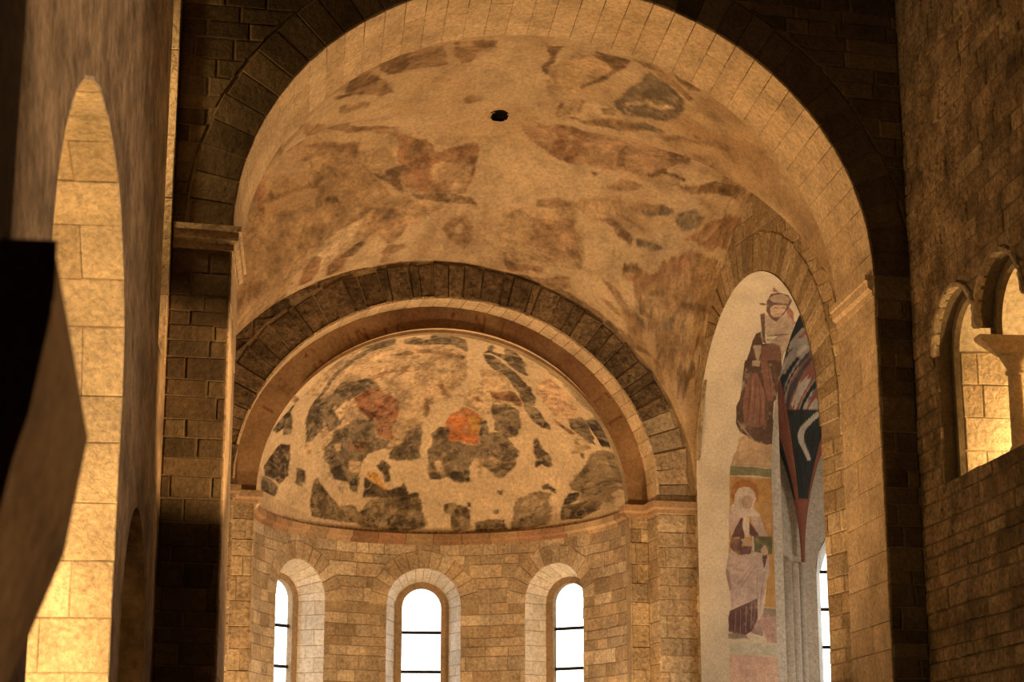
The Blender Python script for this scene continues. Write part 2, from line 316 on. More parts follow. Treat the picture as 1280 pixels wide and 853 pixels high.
VAULT_PAINT = [
 ('b',1,[-0.562,0.034,-0.471,0.055,-0.34,0.068,-0.309,0.118,-0.269,0.208,-0.304,0.207,-0.374,0.185,-0.43,0.18,-0.487,0.168,-0.532,0.111]),
 ('d',1,[-0.562,0.034,-0.462,0.062,-0.411,0.155,-0.442,0.183,-0.491,0.167,-0.535,0.103]),
 ('b',1,[-0.297,0.067,-0.152,0.081,-0.134,0.126,-0.182,0.147,-0.192,0.21,-0.224,0.217,-0.266,0.156]),
 ('d',1,[-0.234,0.08,-0.152,0.081,-0.138,0.117,-0.188,0.129]),
 ('b',1,[-0.685,-0.001,-0.606,0.039,-0.541,0.124,-0.512,0.174,-0.473,0.202,-0.433,0.283,-0.48,0.276,-0.605,0.174,-0.638,0.126,-0.64,0.089]),
 ('d',1,[-0.65,0.063,-0.581,0.078,-0.512,0.174,-0.566,0.171,-0.624,0.141]),
 ('d',1,[-0.684,0.104,-0.607,0.165,-0.537,0.222,-0.549,0.226,-0.657,0.153]),
 ('b',1,[-0.639,0.215,-0.517,0.287,-0.508,0.316,-0.57,0.293,-0.628,0.242]),
 ('b',1,[-0.818,0.071,-0.67,0.268,-0.648,0.3,-0.513,0.489,-0.342,0.511,-0.327,0.546,-0.439,0.545,-0.499,0.536,-0.592,0.511,-0.743,0.215]),
 ('d',1,[-0.497,0.496,-0.423,0.504,-0.422,0.533,-0.479,0.533]),
 ('m',2,[-0.896,-0.022,-0.72,0.585,-0.652,0.574,-0.591,0.563,-0.473,0.575,-0.442,0.629,-0.403,0.66,-0.297,0.712,-0.176,0.763,-0.094,0.78,-0.147,0.847,-0.295,0.858,-0.538,0.793,-1.002,-0.043,-0.981,-0.043,-0.949,-0.049]),
 ('d',1,[-0.908,0.003,-0.873,0.05,-0.716,0.585,-0.862,0.121,-0.936,-0.046]),
 ('b',1,[-0.652,0.575,-0.591,0.563,-0.476,0.566,-0.446,0.617,-0.51,0.595,-0.585,0.585]),
 ('m2',1,[-0.452,0.598,-0.397,0.586,-0.319,0.581,-0.293,0.636,-0.359,0.661,-0.407,0.646]),
 ('r',1,[-0.33,0.548,-0.302,0.543,-0.267,0.56,-0.215,0.562,-0.159,0.596,-0.067,0.565,-0.022,0.566,-0.01,0.635,-0.005,0.73,-0.048,0.738,-0.14,0.734,-0.203,0.726,-0.256,0.703,-0.269,0.643,-0.296,0.626]),
 ('d',1,[-0.404,0.658,-0.358,0.662,-0.272,0.633,-0.238,0.625,-0.268,0.667,-0.252,0.714,-0.336,0.683]),
 ('d',1,[-0.281,0.585,-0.26,0.559,-0.219,0.572,-0.241,0.615,-0.269,0.619]),
 ('m2',1,[-0.171,0.646,-0.14,0.629,-0.027,0.65,-0.013,0.729,-0.063,0.739,-0.102,0.692,-0.141,0.71]),
 ('b',1,[-0.212,0.571,-0.159,0.596,-0.106,0.62,-0.018,0.636,-0.02,0.639,-0.102,0.631,-0.162,0.61,-0.215,0.583]),
 ('d',1,[-0.252,0.714,-0.186,0.732,-0.14,0.734,-0.048,0.738,0.002,0.749,0.057,0.773,-0.097,0.77,-0.179,0.754]),
 ('b',0.6,[-0.466,0.575,-0.434,0.628,-0.389,0.656,-0.394,0.667,-0.441,0.63]),
 ('b',2,[-0.8,0.685,-0.644,0.679,-0.535,0.658,-0.518,0.667,-0.627,0.689,-0.78,0.705]),
 ('b',1,[-0.15,0.379,-0.134,0.364,-0.087,0.365,-0.077,0.384,-0.113,0.402,-0.14,0.398]),
 ('d',1,[-0.547,0.714,-0.506,0.706,-0.484,0.727,-0.512,0.733]),
 ('d',1,[0.029,0.102,0.091,0.091,0.078,0.133,0.099,0.231,0.088,0.255,0.072,0.226,0.064,0.166]),
 ('m2',1,[0.095,0.222,0.143,0.122,0.183,0.086,0.314,0.065,0.319,0.134,0.293,0.201,0.237,0.282,0.225,0.306,0.133,0.31,0.098,0.263]),
 ('d',1,[0.189,0.084,0.313,0.065,0.314,0.125,0.288,0.19,0.257,0.247,0.229,0.283,0.23,0.252,0.266,0.204,0.279,0.141,0.244,0.126,0.196,0.113]),
 ('g',1,[0.387,0.085,0.457,0.098,0.532,0.12,0.546,0.161,0.549,0.222,0.472,0.272,0.403,0.312,0.343,0.277,0.36,0.221,0.386,0.156]),
 ('b',1,[0.315,0.055,0.388,0.044,0.544,0.087,0.541,0.109,0.47,0.096,0.376,0.077]),
 ('d',1,[0.428,0.04,0.499,0.042,0.545,0.037,0.544,0.048,0.514,0.071]),
 ('P',0.4,[0.379,0.261,0.405,0.239,0.429,0.214,0.437,0.201,0.47,0.209,0.51,0.174,0.528,0.182,0.488,0.217,0.44,0.222,0.429,0.244,0.394,0.261,0.401,0.29,0.422,0.289,0.416,0.3,0.394,0.292]),
 ('P',0.4,[0.339,0.299,0.372,0.307,0.404,0.314,0.381,0.326,0.344,0.31]),
 ('m2',1,[0.19,0.342,0.257,0.311,0.27,0.373,0.222,0.415,0.189,0.409]),
 ('b',0.4,[0.188,0.355,0.202,0.352,0.204,0.408,0.197,0.418]),
 ('b',0.4,[0.254,0.321,0.264,0.311,0.27,0.373,0.26,0.376]),
 ('b',1,[0.321,0.323,0.358,0.309,0.381,0.326,0.344,0.341]),
 ('b',1,[0.222,0.416,0.309,0.379,0.386,0.338,0.533,0.277,0.532,0.289,0.493,0.315,0.419,0.376,0.326,0.399]),
 ('g',1,[0.43,0.321,0.469,0.296,0.54,0.277,0.493,0.315,0.448,0.329]),
 ('b',1,[0.502,0.334,0.562,0.277,0.631,0.228,0.719,0.151,0.708,0.182,0.637,0.24,0.558,0.298]),
 ('b',0.6,[0.612,0.219,0.659,0.185,0.728,0.14,0.678,0.194,0.625,0.23]),
 ('r2',1,[0.09,0.48,0.148,0.469,0.234,0.444,0.347,0.445,0.452,0.445,0.529,0.48,0.575,0.48,0.606,0.334,0.702,0.226,0.676,0.299,0.686,0.519,0.68,0.552,0.609,0.584,0.53,0.579,0.428,0.591,0.339,0.598,0.299,0.593,0.243,0.569,0.156,0.542]),
 ('r',0.6,[0.213,0.448,0.244,0.442,0.303,0.534,0.288,0.587,0.236,0.572,0.249,0.514]),
 ('r',0.8,[0.262,0.44,0.312,0.45,0.351,0.455,0.344,0.506,0.352,0.558,0.339,0.598,0.299,0.593,0.317,0.531]),
 ('d',0.7,[0.482,0.51,0.519,0.522,0.524,0.567,0.5,0.572]),
 ('d',1,[0.64,0.457,0.628,0.293,0.709,0.474,0.702,0.225,0.703,0.227,0.732,0.489,0.672,0.521]),
 ('d',1,[0.611,0.57,0.675,0.543,0.68,0.554,0.767,0.556,0.758,0.569,0.686,0.565,0.623,0.579]),
 ('b',1,[0.484,0.639,0.531,0.613,0.613,0.608,0.603,0.635,0.5,0.648]),
 ('b',1,[0.704,0.586,0.791,0.573,0.878,0.53,0.794,0.236,0.995,0.558,0.9,0.572,0.816,0.592]),
 ('d',1,[0.806,0.571,0.878,0.53,0.952,0.524,0.96,0.568,0.892,0.572,0.818,0.58]),
 ('b',1,[0.25,0.715,0.317,0.692,0.407,0.685,0.557,0.671,0.572,0.669,0.548,0.687,0.327,0.716,0.259,0.738]),
 ('d',1,[0.408,0.607,0.429,0.602,0.43,0.614,0.416,0.616]),
 ('m',2,[-1.051,-0.048,-0.757,0.739,-0.557,0.73,-0.397,0.723,-0.218,0.817,-0.204,0.859,-0.251,0.901,-0.384,0.791,-0.476,0.803,-0.547,0.864,-0.63,0.938,-0.718,1.022,-0.795,1.025,-1.032,-0.044]),
 ('r',2,[-1.005,-0.045,-0.794,0.707,-0.757,0.739,-0.992,-0.05]),
 ('b',1,[-0.62,0.811,-0.572,0.801,-0.555,0.834,-0.587,0.852,-0.617,0.824]),
 ('b',1,[-0.605,0.763,-0.532,0.763,-0.545,0.768,-0.604,0.766]),
 ('b',2,[-0.788,0.783,-0.711,0.773,-0.728,0.79,-0.801,0.789]),
 ('b',1,[-0.547,0.864,-0.491,0.828,-0.428,0.768,-0.376,0.743,-0.359,0.751,-0.384,0.789,-0.445,0.806,-0.483,0.827,-0.504,0.884,-0.518,0.971,-0.578,0.966,-0.561,0.92]),
 ('r',1,[-0.551,0.876,-0.494,0.893,-0.501,0.947,-0.522,0.983,-0.576,0.975,-0.561,0.92]),
 ('d',1,[-0.442,0.922,-0.405,0.893,-0.352,0.87,-0.333,0.887,-0.365,0.926,-0.424,0.929]),
 ('r',1,[-0.458,0.916,-0.393,0.933,-0.393,0.985,-0.436,0.994,-0.47,0.981,-0.464,0.949]),
 ('d',1,[-0.461,0.959,-0.438,0.933,-0.401,0.956,-0.424,0.982,-0.46,0.989]),
 ('b',1,[-0.349,0.879,-0.356,0.806,-0.342,0.759,-0.29,0.757,-0.224,0.797,-0.193,0.846,-0.219,0.905,-0.248,0.911,-0.288,0.833,-0.31,0.859]),
 ('g',1,[-0.308,0.793,-0.273,0.785,-0.259,0.805,-0.294,0.813]),
 ('b',1,[-0.263,0.936,-0.248,0.912,-0.184,0.92,-0.163,0.936,-0.22,0.949,-0.222,0.991,-0.244,0.984]),
 ('P',0.6,[-0.55,0.854,-0.476,0.803,-0.384,0.791,-0.397,0.87,-0.458,0.915,-0.491,0.985,-0.502,0.894]),
 ('b',1,[-0.061,0.874,-0.05,0.818,0.025,0.812,0.063,0.851,0.067,0.905,0.056,0.939,-0.009,0.909]),
 ('P',0.6,[-0.021,0.876,0.004,0.84,0.026,0.857,0.013,0.883]),
 ('b2',1,[-0.802,1.028,-0.718,1.022,-0.63,0.938,-0.585,1.026,-0.68,1.028,-0.75,1.024]),
 ('d',1,[-0.578,1.024,-0.495,0.997,-0.353,1.016,-0.234,1.003,-0.033,0.998,0.139,1.012,0.15,1.022,-0.041,1.02,-0.195,1.028,-0.35,1.028,-0.473,1.024,-0.586,1.022]),
 ('b2',2,[-0.838,0.865,-0.783,0.855,-0.723,0.858,-0.705,0.871,-0.756,0.896,-0.81,0.911]),
 ('m2',1,[0.146,0.78,0.223,0.755,0.393,0.702,0.464,0.764,0.491,0.867,0.423,0.897,0.304,0.955,0.22,0.947,0.171,0.889]),
 ('r2',2,[0.269,0.782,0.424,0.732,0.461,0.777,0.46,0.836,0.372,0.901,0.283,0.86]),
 ('d',1,[0.204,0.927,0.266,0.949,0.33,0.952,0.232,0.977]),
 ('r',1,[0.228,0.967,0.364,0.926,0.356,0.949,0.245,0.986]),
 ('d',1.2,[0.189,1.004,0.299,0.988,0.432,0.982,0.527,0.972,0.675,0.978,0.772,0.953,0.807,0.951,0.799,0.973,0.697,1.027,0.531,1.022,0.367,1.021,0.177,1.022]),
 ('b',1,[0.342,0.983,0.466,0.913,0.484,0.954,0.422,1.023]),
 ('b',1,[0.291,0.708,0.355,0.694,0.36,0.707,0.297,0.721]),
 ('m2',1,[0.388,0.691,0.523,0.679,0.55,0.699,0.492,0.728,0.422,0.709]),
 ('d',0.8,[0.488,0.719,0.536,0.707,0.599,0.73,0.641,0.744,0.64,0.761,0.589,0.747,0.545,0.728]),
 ('g',0.6,[0.65,0.745,0.748,0.745,0.77,0.753,0.722,0.765,0.668,0.764]),
 ('d',0.5,[0.538,0.693,0.587,0.703,0.687,0.719,0.68,0.722,0.589,0.707]),
 ('b',1,[0.579,0.666,0.723,0.654,0.76,0.658,0.735,0.679,0.683,0.681,0.613,0.682]),
 ('g',1,[0.616,0.671,0.665,0.681,0.723,0.654,0.753,0.661,0.719,0.683,0.65,0.686]),
 ('g',1,[0.773,0.666,0.839,0.638,0.881,0.651,0.862,0.684,0.814,0.696,0.78,0.681]),
 ('r',1,[0.826,0.721,0.877,0.678,0.946,0.622,1.0,0.606,1.008,0.654,0.996,0.702,0.924,0.719,0.887,0.717]),
 ('P',0.3,[0.904,0.697,0.931,0.662,0.939,0.66,0.913,0.697,0.887,0.716]),
 ('b2',2,[0.633,0.804,0.686,0.803,0.768,0.806,0.839,0.747,0.977,0.735,1.001,0.783,0.995,0.827,1.001,0.858,1.006,0.907,0.891,0.937,0.884,0.962,0.837,0.938,0.763,0.894,0.703,0.862,0.704,0.844,0.654,0.832]),
 ('r',1,[0.653,0.83,0.708,0.812,0.769,0.808,0.805,0.77,0.863,0.741,0.872,0.777,0.84,0.805,0.768,0.825,0.696,0.845]),
 ('d',1,[0.633,0.804,0.678,0.805,0.761,0.809,0.693,0.819,0.639,0.819]),
 ('r2',1,[0.793,0.801,0.831,0.787,0.885,0.786,0.9,0.799,0.836,0.817]),
 ('m2',1.5,[0.726,0.851,0.796,0.847,0.824,0.869,0.798,0.891,0.755,0.876]),
 ('m2',2,[0.846,0.876,0.947,0.859,0.991,0.876,0.968,0.905,0.877,0.906]),
 ('g',1,[0.822,0.883,0.854,0.875,0.866,0.89,0.833,0.898]),
 ('d',1,[0.882,0.836,0.951,0.831,0.994,0.843,0.954,0.855,0.887,0.848]),
 ('d',2,[0.899,0.935,0.976,0.923,0.99,0.954,0.9,0.958]),
 ('b',0.8,[0.579,0.924,0.617,0.908,0.687,0.926,0.709,0.933,0.657,0.938]),
 ('b',0.8,[0.563,0.849,0.618,0.851,0.685,0.88,0.755,0.896,0.762,0.931,0.755,0.974,0.714,0.944,0.677,0.903,0.611,0.876]),
 ('b',0.6,[0.807,0.951,0.837,0.938,0.88,0.972,0.867,1.003]),
]
CONCH_PAINT = [
 ('t',1,[-0.414,1.03,-0.233,0.957,0.05,0.901,0.154,0.589,0.059,0.529,0.053,0.447,0.013,0.343,-0.119,0.341,-0.294,0.311,-0.516,0.324,-0.571,0.444,-0.648,0.343,-0.656,0.521,-0.629,0.669,-0.703,0.754,-0.729,0.758]),
 ('n',0.8,[-0.269,0.97,-0.231,0.898,-0.327,0.888,-0.416,0.85,-0.487,0.803,-0.567,0.705,-0.622,0.635,-0.64,0.532,-0.651,0.433,-0.675,0.529,-0.648,0.63,-0.596,0.722,-0.526,0.827,-0.443,0.892,-0.383,0.914,-0.485,0.997,-0.564,0.996]),
 ('n',0.8,[-0.21,0.935,-0.15,0.954,-0.081,0.919,0.031,0.955,0.055,0.889,-0.09,0.874,-0.196,0.891]),
 ('t',0.8,[-0.39,1.029,-0.374,0.939,-0.459,0.989]),
 ('n',1,[-0.539,0.653,-0.496,0.692,-0.447,0.702,-0.32,0.679,-0.253,0.62,-0.355,0.61,-0.401,0.579,-0.49,0.583,-0.511,0.556]),
 ('n',1.2,[-0.564,0.555,-0.512,0.607,-0.471,0.578,-0.401,0.579,-0.405,0.518,-0.448,0.466,-0.524,0.434]),
 ('t',0.8,[-0.489,0.534,-0.436,0.578,-0.382,0.575,-0.405,0.518,-0.451,0.481]),
 ('n',1,[-0.627,0.657,-0.52,0.645,-0.545,0.549,-0.561,0.488,-0.601,0.404,-0.649,0.415,-0.646,0.517]),
 ('rr',1,[-0.384,0.584,-0.339,0.616,-0.271,0.622,-0.172,0.576,-0.111,0.546,-0.096,0.483,-0.119,0.43,-0.126,0.378,-0.171,0.379,-0.224,0.419,-0.271,0.475,-0.341,0.509]),
 ('r',0.5,[-0.316,0.696,-0.244,0.715,-0.166,0.699,-0.222,0.699,-0.284,0.673]),
 ('b',0.6,[-0.16,0.72,-0.105,0.736,-0.12,0.701,-0.149,0.685]),
 ('r',1,[0.055,0.633,0.103,0.645,0.131,0.609,0.079,0.611]),
 ('g',1.2,[-0.497,0.437,-0.393,0.458,-0.323,0.465,-0.25,0.46,-0.221,0.406,-0.229,0.354,-0.304,0.369,-0.38,0.387,-0.489,0.385]),
 ('n',1,[-0.44,0.421,-0.312,0.41,-0.181,0.385,-0.137,0.341,-0.294,0.311,-0.479,0.32,-0.522,0.36]),
 ('r',1.4,[-0.396,0.375,-0.27,0.381,-0.243,0.329,-0.349,0.313]),
 ('n',1,[-0.043,0.405,0.037,0.44,0.062,0.409,0.045,0.312,-0.113,0.308,-0.12,0.347,-0.052,0.36]),
 ('k',0.8,[-0.77,0.752,-0.763,0.588,-0.853,0.596,-0.891,0.717]),
 ('g',0.8,[-0.808,0.664,-0.755,0.648,-0.742,0.499,-0.801,0.532]),
 ('b',0.7,[-0.802,0.925,-0.737,0.754,-0.768,0.743]),
 ('b',0.8,[0.024,0.563,0.058,0.565,0.072,0.475,0.051,0.474]),
 ('b',1,[-0.24,0.817,-0.162,0.838,-0.105,0.818,-0.116,0.798,-0.203,0.806]),
 ('b',0.8,[-0.114,0.846,0.071,0.844,0.081,0.813,-0.087,0.812]),
 ('t',1,[-0.03,0.875,0.079,0.887,0.188,0.827,0.237,0.698,0.178,0.618,0.17,0.585,0.077,0.537]),
 ('n',0.8,[-0.062,0.968,0.048,0.971,0.129,0.951,0.176,0.848,0.079,0.887,-0.032,0.881]),
 ('b',0.6,[-0.014,0.828,0.054,0.835,0.182,0.82,0.173,0.796,0.062,0.813,-0.008,0.812]),
 ('r',1,[0.068,0.629,0.112,0.634,0.162,0.584,0.112,0.602]),
 ('t',1,[0.294,0.773,0.369,0.781,0.419,0.761,0.5,0.696,0.547,0.65,0.554,0.624,0.471,0.624,0.413,0.587,0.41,0.536,0.378,0.528,0.278,0.547,0.234,0.579,0.259,0.641,0.306,0.66]),
 ('n',0.7,[0.253,0.874,0.269,0.957,0.291,0.945,0.296,0.909,0.362,0.92,0.334,0.968,0.369,1.012,0.425,0.957,0.485,0.913,0.491,0.872,0.52,0.84,0.473,0.829,0.39,0.866,0.294,0.893]),
 ('n',0.6,[0.255,0.869,0.3,0.876,0.398,0.844,0.48,0.808,0.544,0.769,0.589,0.732,0.605,0.676,0.642,0.659,0.704,0.597,0.704,0.58,0.664,0.568,0.612,0.587,0.556,0.645,0.504,0.709,0.427,0.764,0.351,0.784,0.279,0.828]),
 ('n',0.6,[0.534,0.773,0.557,0.779,0.583,0.739,0.563,0.735]),
 ('r',1.2,[0.379,0.646,0.465,0.699,0.519,0.686,0.551,0.633,0.483,0.639,0.402,0.627]),
 ('r',0.8,[0.296,0.607,0.326,0.622,0.349,0.586,0.321,0.579]),
 ('n',1,[0.403,0.592,0.471,0.624,0.542,0.608,0.575,0.522,0.558,0.472,0.506,0.449,0.442,0.472]),
 ('o',0.8,[0.164,0.438,0.194,0.497,0.253,0.543,0.333,0.534,0.381,0.517,0.355,0.485,0.362,0.434,0.375,0.392,0.308,0.383,0.202,0.386,0.174,0.411]),
 ('oy',0.7,[0.288,0.51,0.384,0.522,0.353,0.492,0.358,0.433,0.318,0.42,0.315,0.47]),
 ('n',0.7,[0.353,0.492,0.388,0.507,0.423,0.445,0.4,0.396,0.372,0.406]),
 ('g',1,[0.108,0.406,0.155,0.437,0.202,0.386,0.309,0.38,0.376,0.389,0.454,0.421,0.523,0.405,0.577,0.372,0.126,0.315]),
 ('n',0.6,[0.644,0.48,0.662,0.507,0.722,0.424,0.666,0.399]),
 ('pk',1.4,[0.576,0.823,0.612,0.917,0.701,0.904,0.76,0.875,0.784,0.815,0.769,0.72,0.716,0.679,0.645,0.707,0.596,0.762]),
 ('b',0.6,[0.571,0.96,0.623,0.982,0.678,1.023,0.728,0.978,0.693,0.98,0.613,0.961]),
 ('tk',0.8,[0.618,0.996,0.701,1.007,0.789,1.061,0.872,1.086,0.938,1.134,0.907,1.057,0.844,0.994,0.778,0.928,0.689,0.942]),
 ('n',1,[0.76,0.722,0.802,0.84,0.835,0.834,0.883,0.742,0.85,0.685,0.794,0.673]),
 ('r',0.8,[0.704,0.666,0.767,0.661,0.81,0.669,0.787,0.635,0.726,0.639]),
 ('k',0.7,[0.821,0.843,0.847,0.98,0.892,0.968,0.924,0.934,0.902,0.8,0.855,0.813]),
 ('t',1.5,[0.801,0.6,0.823,0.677,0.867,0.673,0.859,0.547,0.818,0.494]),
 ('g',1,[-0.514,0.369,-0.435,0.388,-0.254,0.389,-0.134,0.374,-0.155,0.343,-0.242,0.325,-0.289,0.275,-0.291,0.225,-0.294,0.163,-0.35,0.175,-0.372,0.206,-0.428,0.213,-0.469,0.247,-0.517,0.326]),
 ('kk',1,[-0.471,0.261,-0.416,0.265,-0.374,0.225,-0.381,0.21,-0.428,0.217,-0.464,0.241]),
 ('kk',1,[-0.363,0.206,-0.309,0.219,-0.295,0.175,-0.312,0.16,-0.35,0.175]),
 ('r',1.4,[-0.394,0.364,-0.268,0.37,-0.28,0.332,-0.352,0.328]),
 ('t',1.4,[-0.372,0.277,-0.299,0.281,-0.292,0.231,-0.357,0.238]),
 ('P',0.6,[-0.472,0.364,-0.435,0.364,-0.426,0.332,-0.462,0.332]),
 ('g',1,[-0.126,0.33,-0.051,0.356,0.05,0.378,0.056,0.303,0.014,0.29,-0.073,0.281,-0.116,0.299]),
 ('g',1,[0.108,0.394,0.156,0.45,0.189,0.453,0.229,0.238,0.163,0.219,0.117,0.245,0.103,0.33]),
 ('kk',1,[0.116,0.251,0.185,0.248,0.196,0.23,0.155,0.219,0.122,0.236]),
 ('t',1.2,[0.144,0.295,0.202,0.305,0.208,0.268,0.157,0.265]),
 ('kg',0.8,[-0.864,0.447,-0.813,0.485,-0.748,0.438,-0.731,0.246,-0.785,0.201,-0.89,0.296,-0.898,0.394]),
 ('n',1,[-0.849,0.386,-0.811,0.383,-0.8,0.259,-0.841,0.293]),
 ('k',0.7,[-0.941,0.711,-0.93,0.499,-0.948,0.48]),
 ('n',0.6,[-0.912,0.313,-0.794,0.192,-0.819,0.127,-0.903,0.175]),
 ('n',0.8,[-0.691,0.265,-0.679,0.287,-0.638,0.259,-0.629,0.213,-0.659,0.184,-0.694,0.201]),
 ('ng',0.7,[-0.568,0.21,-0.54,0.22,-0.498,0.174,-0.418,0.11,-0.359,0.061,-0.285,0.04,-0.312,0.026,-0.432,0.031,-0.583,0.04,-0.588,0.118]),
 ('ng',0.8,[-0.399,0.098,-0.307,0.101,-0.268,0.077,-0.217,0.128,-0.091,0.131,-0.026,0.198,0.014,0.151,0.066,0.162,0.117,0.064,0.11,0.016,-0.084,0.005,-0.265,0.016,-0.34,0.043]),
 ('kg',0.8,[-0.263,0.219,-0.187,0.195,-0.113,0.172,-0.042,0.18,-0.003,0.151,-0.091,0.131,-0.154,0.132,-0.255,0.139]),
 ('oy',0.6,[-0.248,0.243,-0.193,0.237,-0.152,0.201,-0.104,0.172,-0.131,0.172,-0.206,0.201,-0.255,0.225]),
 ('kg',0.8,[-0.202,0.268,-0.147,0.293,-0.106,0.263,-0.112,0.238,-0.099,0.208,-0.134,0.202,-0.166,0.238]),
 ('n',0.5,[-0.269,0.084,-0.15,0.084,-0.15,0.072,-0.259,0.072]),
 ('b',0.6,[-0.628,0.365,-0.6,0.36,-0.601,0.337,-0.625,0.345]),
 ('tk',0.6,[-0.919,0.648,-0.931,0.451,-0.912,0.313,-0.936,0.377]),
 ('g',1,[0.109,0.404,0.156,0.435,0.202,0.384,0.308,0.381,0.375,0.39,0.437,0.461,0.503,0.461,0.572,0.4,0.585,0.322,0.538,0.253,0.498,0.248,0.445,0.278,0.371,0.319,0.343,0.282,0.359,0.222,0.274,0.217,0.228,0.234,0.14,0.223]),
 ('kk',1,[0.136,0.255,0.192,0.239,0.176,0.219,0.14,0.223]),
 ('kk',1,[0.243,0.254,0.345,0.268,0.35,0.228,0.273,0.22,0.228,0.231]),
 ('t',1.3,[0.149,0.288,0.202,0.291,0.207,0.259,0.163,0.25]),
 ('t',1,[0.38,0.32,0.421,0.325,0.415,0.254,0.367,0.23]),
 ('t',1.4,[0.429,0.326,0.468,0.346,0.504,0.323,0.475,0.296]),
 ('kg',0.7,[0.651,0.462,0.664,0.496,0.686,0.459,0.72,0.438,0.751,0.375,0.731,0.357,0.701,0.364,0.676,0.333]),
 ('n',0.8,[0.504,0.198,0.536,0.201,0.534,0.172,0.514,0.174]),
 ('ng',0.7,[0.221,0.125,0.274,0.129,0.292,0.114,0.344,0.118,0.371,0.096,0.365,0.022,0.288,0.01,0.252,0.036,0.26,0.074,0.224,0.093]),
 ('kk',0.6,[0.342,0.135,0.368,0.132,0.365,0.116,0.348,0.115]),
 ('ng',0.8,[0.389,0.049,0.464,0.062,0.552,0.054,0.561,0.009,0.481,0.002,0.39,0.008]),
 ('ng',0.8,[0.487,0.098,0.519,0.106,0.52,0.08,0.492,0.08]),
 ('nt',1,[0.596,0.138,0.661,0.191,0.717,0.216,0.76,0.205,0.75,0.148,0.773,0.074,0.767,0.026,0.682,0.008,0.592,0.004,0.591,0.077]),
 ('n',0.6,[0.715,0.242,0.749,0.264,0.779,0.239,0.778,0.199,0.752,0.232,0.724,0.221]),
 ('ng',0.7,[0.805,0.133,0.878,0.166,0.954,0.242,0.952,0.122,0.892,0.037,0.813,0.04]),
 ('kk',0.5,[0.811,0.139,0.833,0.223,0.874,0.253,0.877,0.191,0.842,0.148]),
 ('nt',0.8,[0.84,0.294,0.872,0.434,0.903,0.703,0.918,0.833,0.938,1.041,0.969,1.075,0.995,0.982,0.979,0.244,0.951,0.199,0.883,0.18,0.877,0.254,0.837,0.247]),
 ('g',1.2,[0.894,0.671,0.924,0.844,0.951,1.07,0.983,1.042,0.995,0.982,0.979,0.833,0.961,0.682,0.938,0.794]),
 ('n',0.8,[0.928,0.398,0.947,0.427,0.954,0.323,0.942,0.318]),
 ('n',0.5,[0.856,0.565,0.869,0.59,0.87,0.531,0.862,0.524]),
]
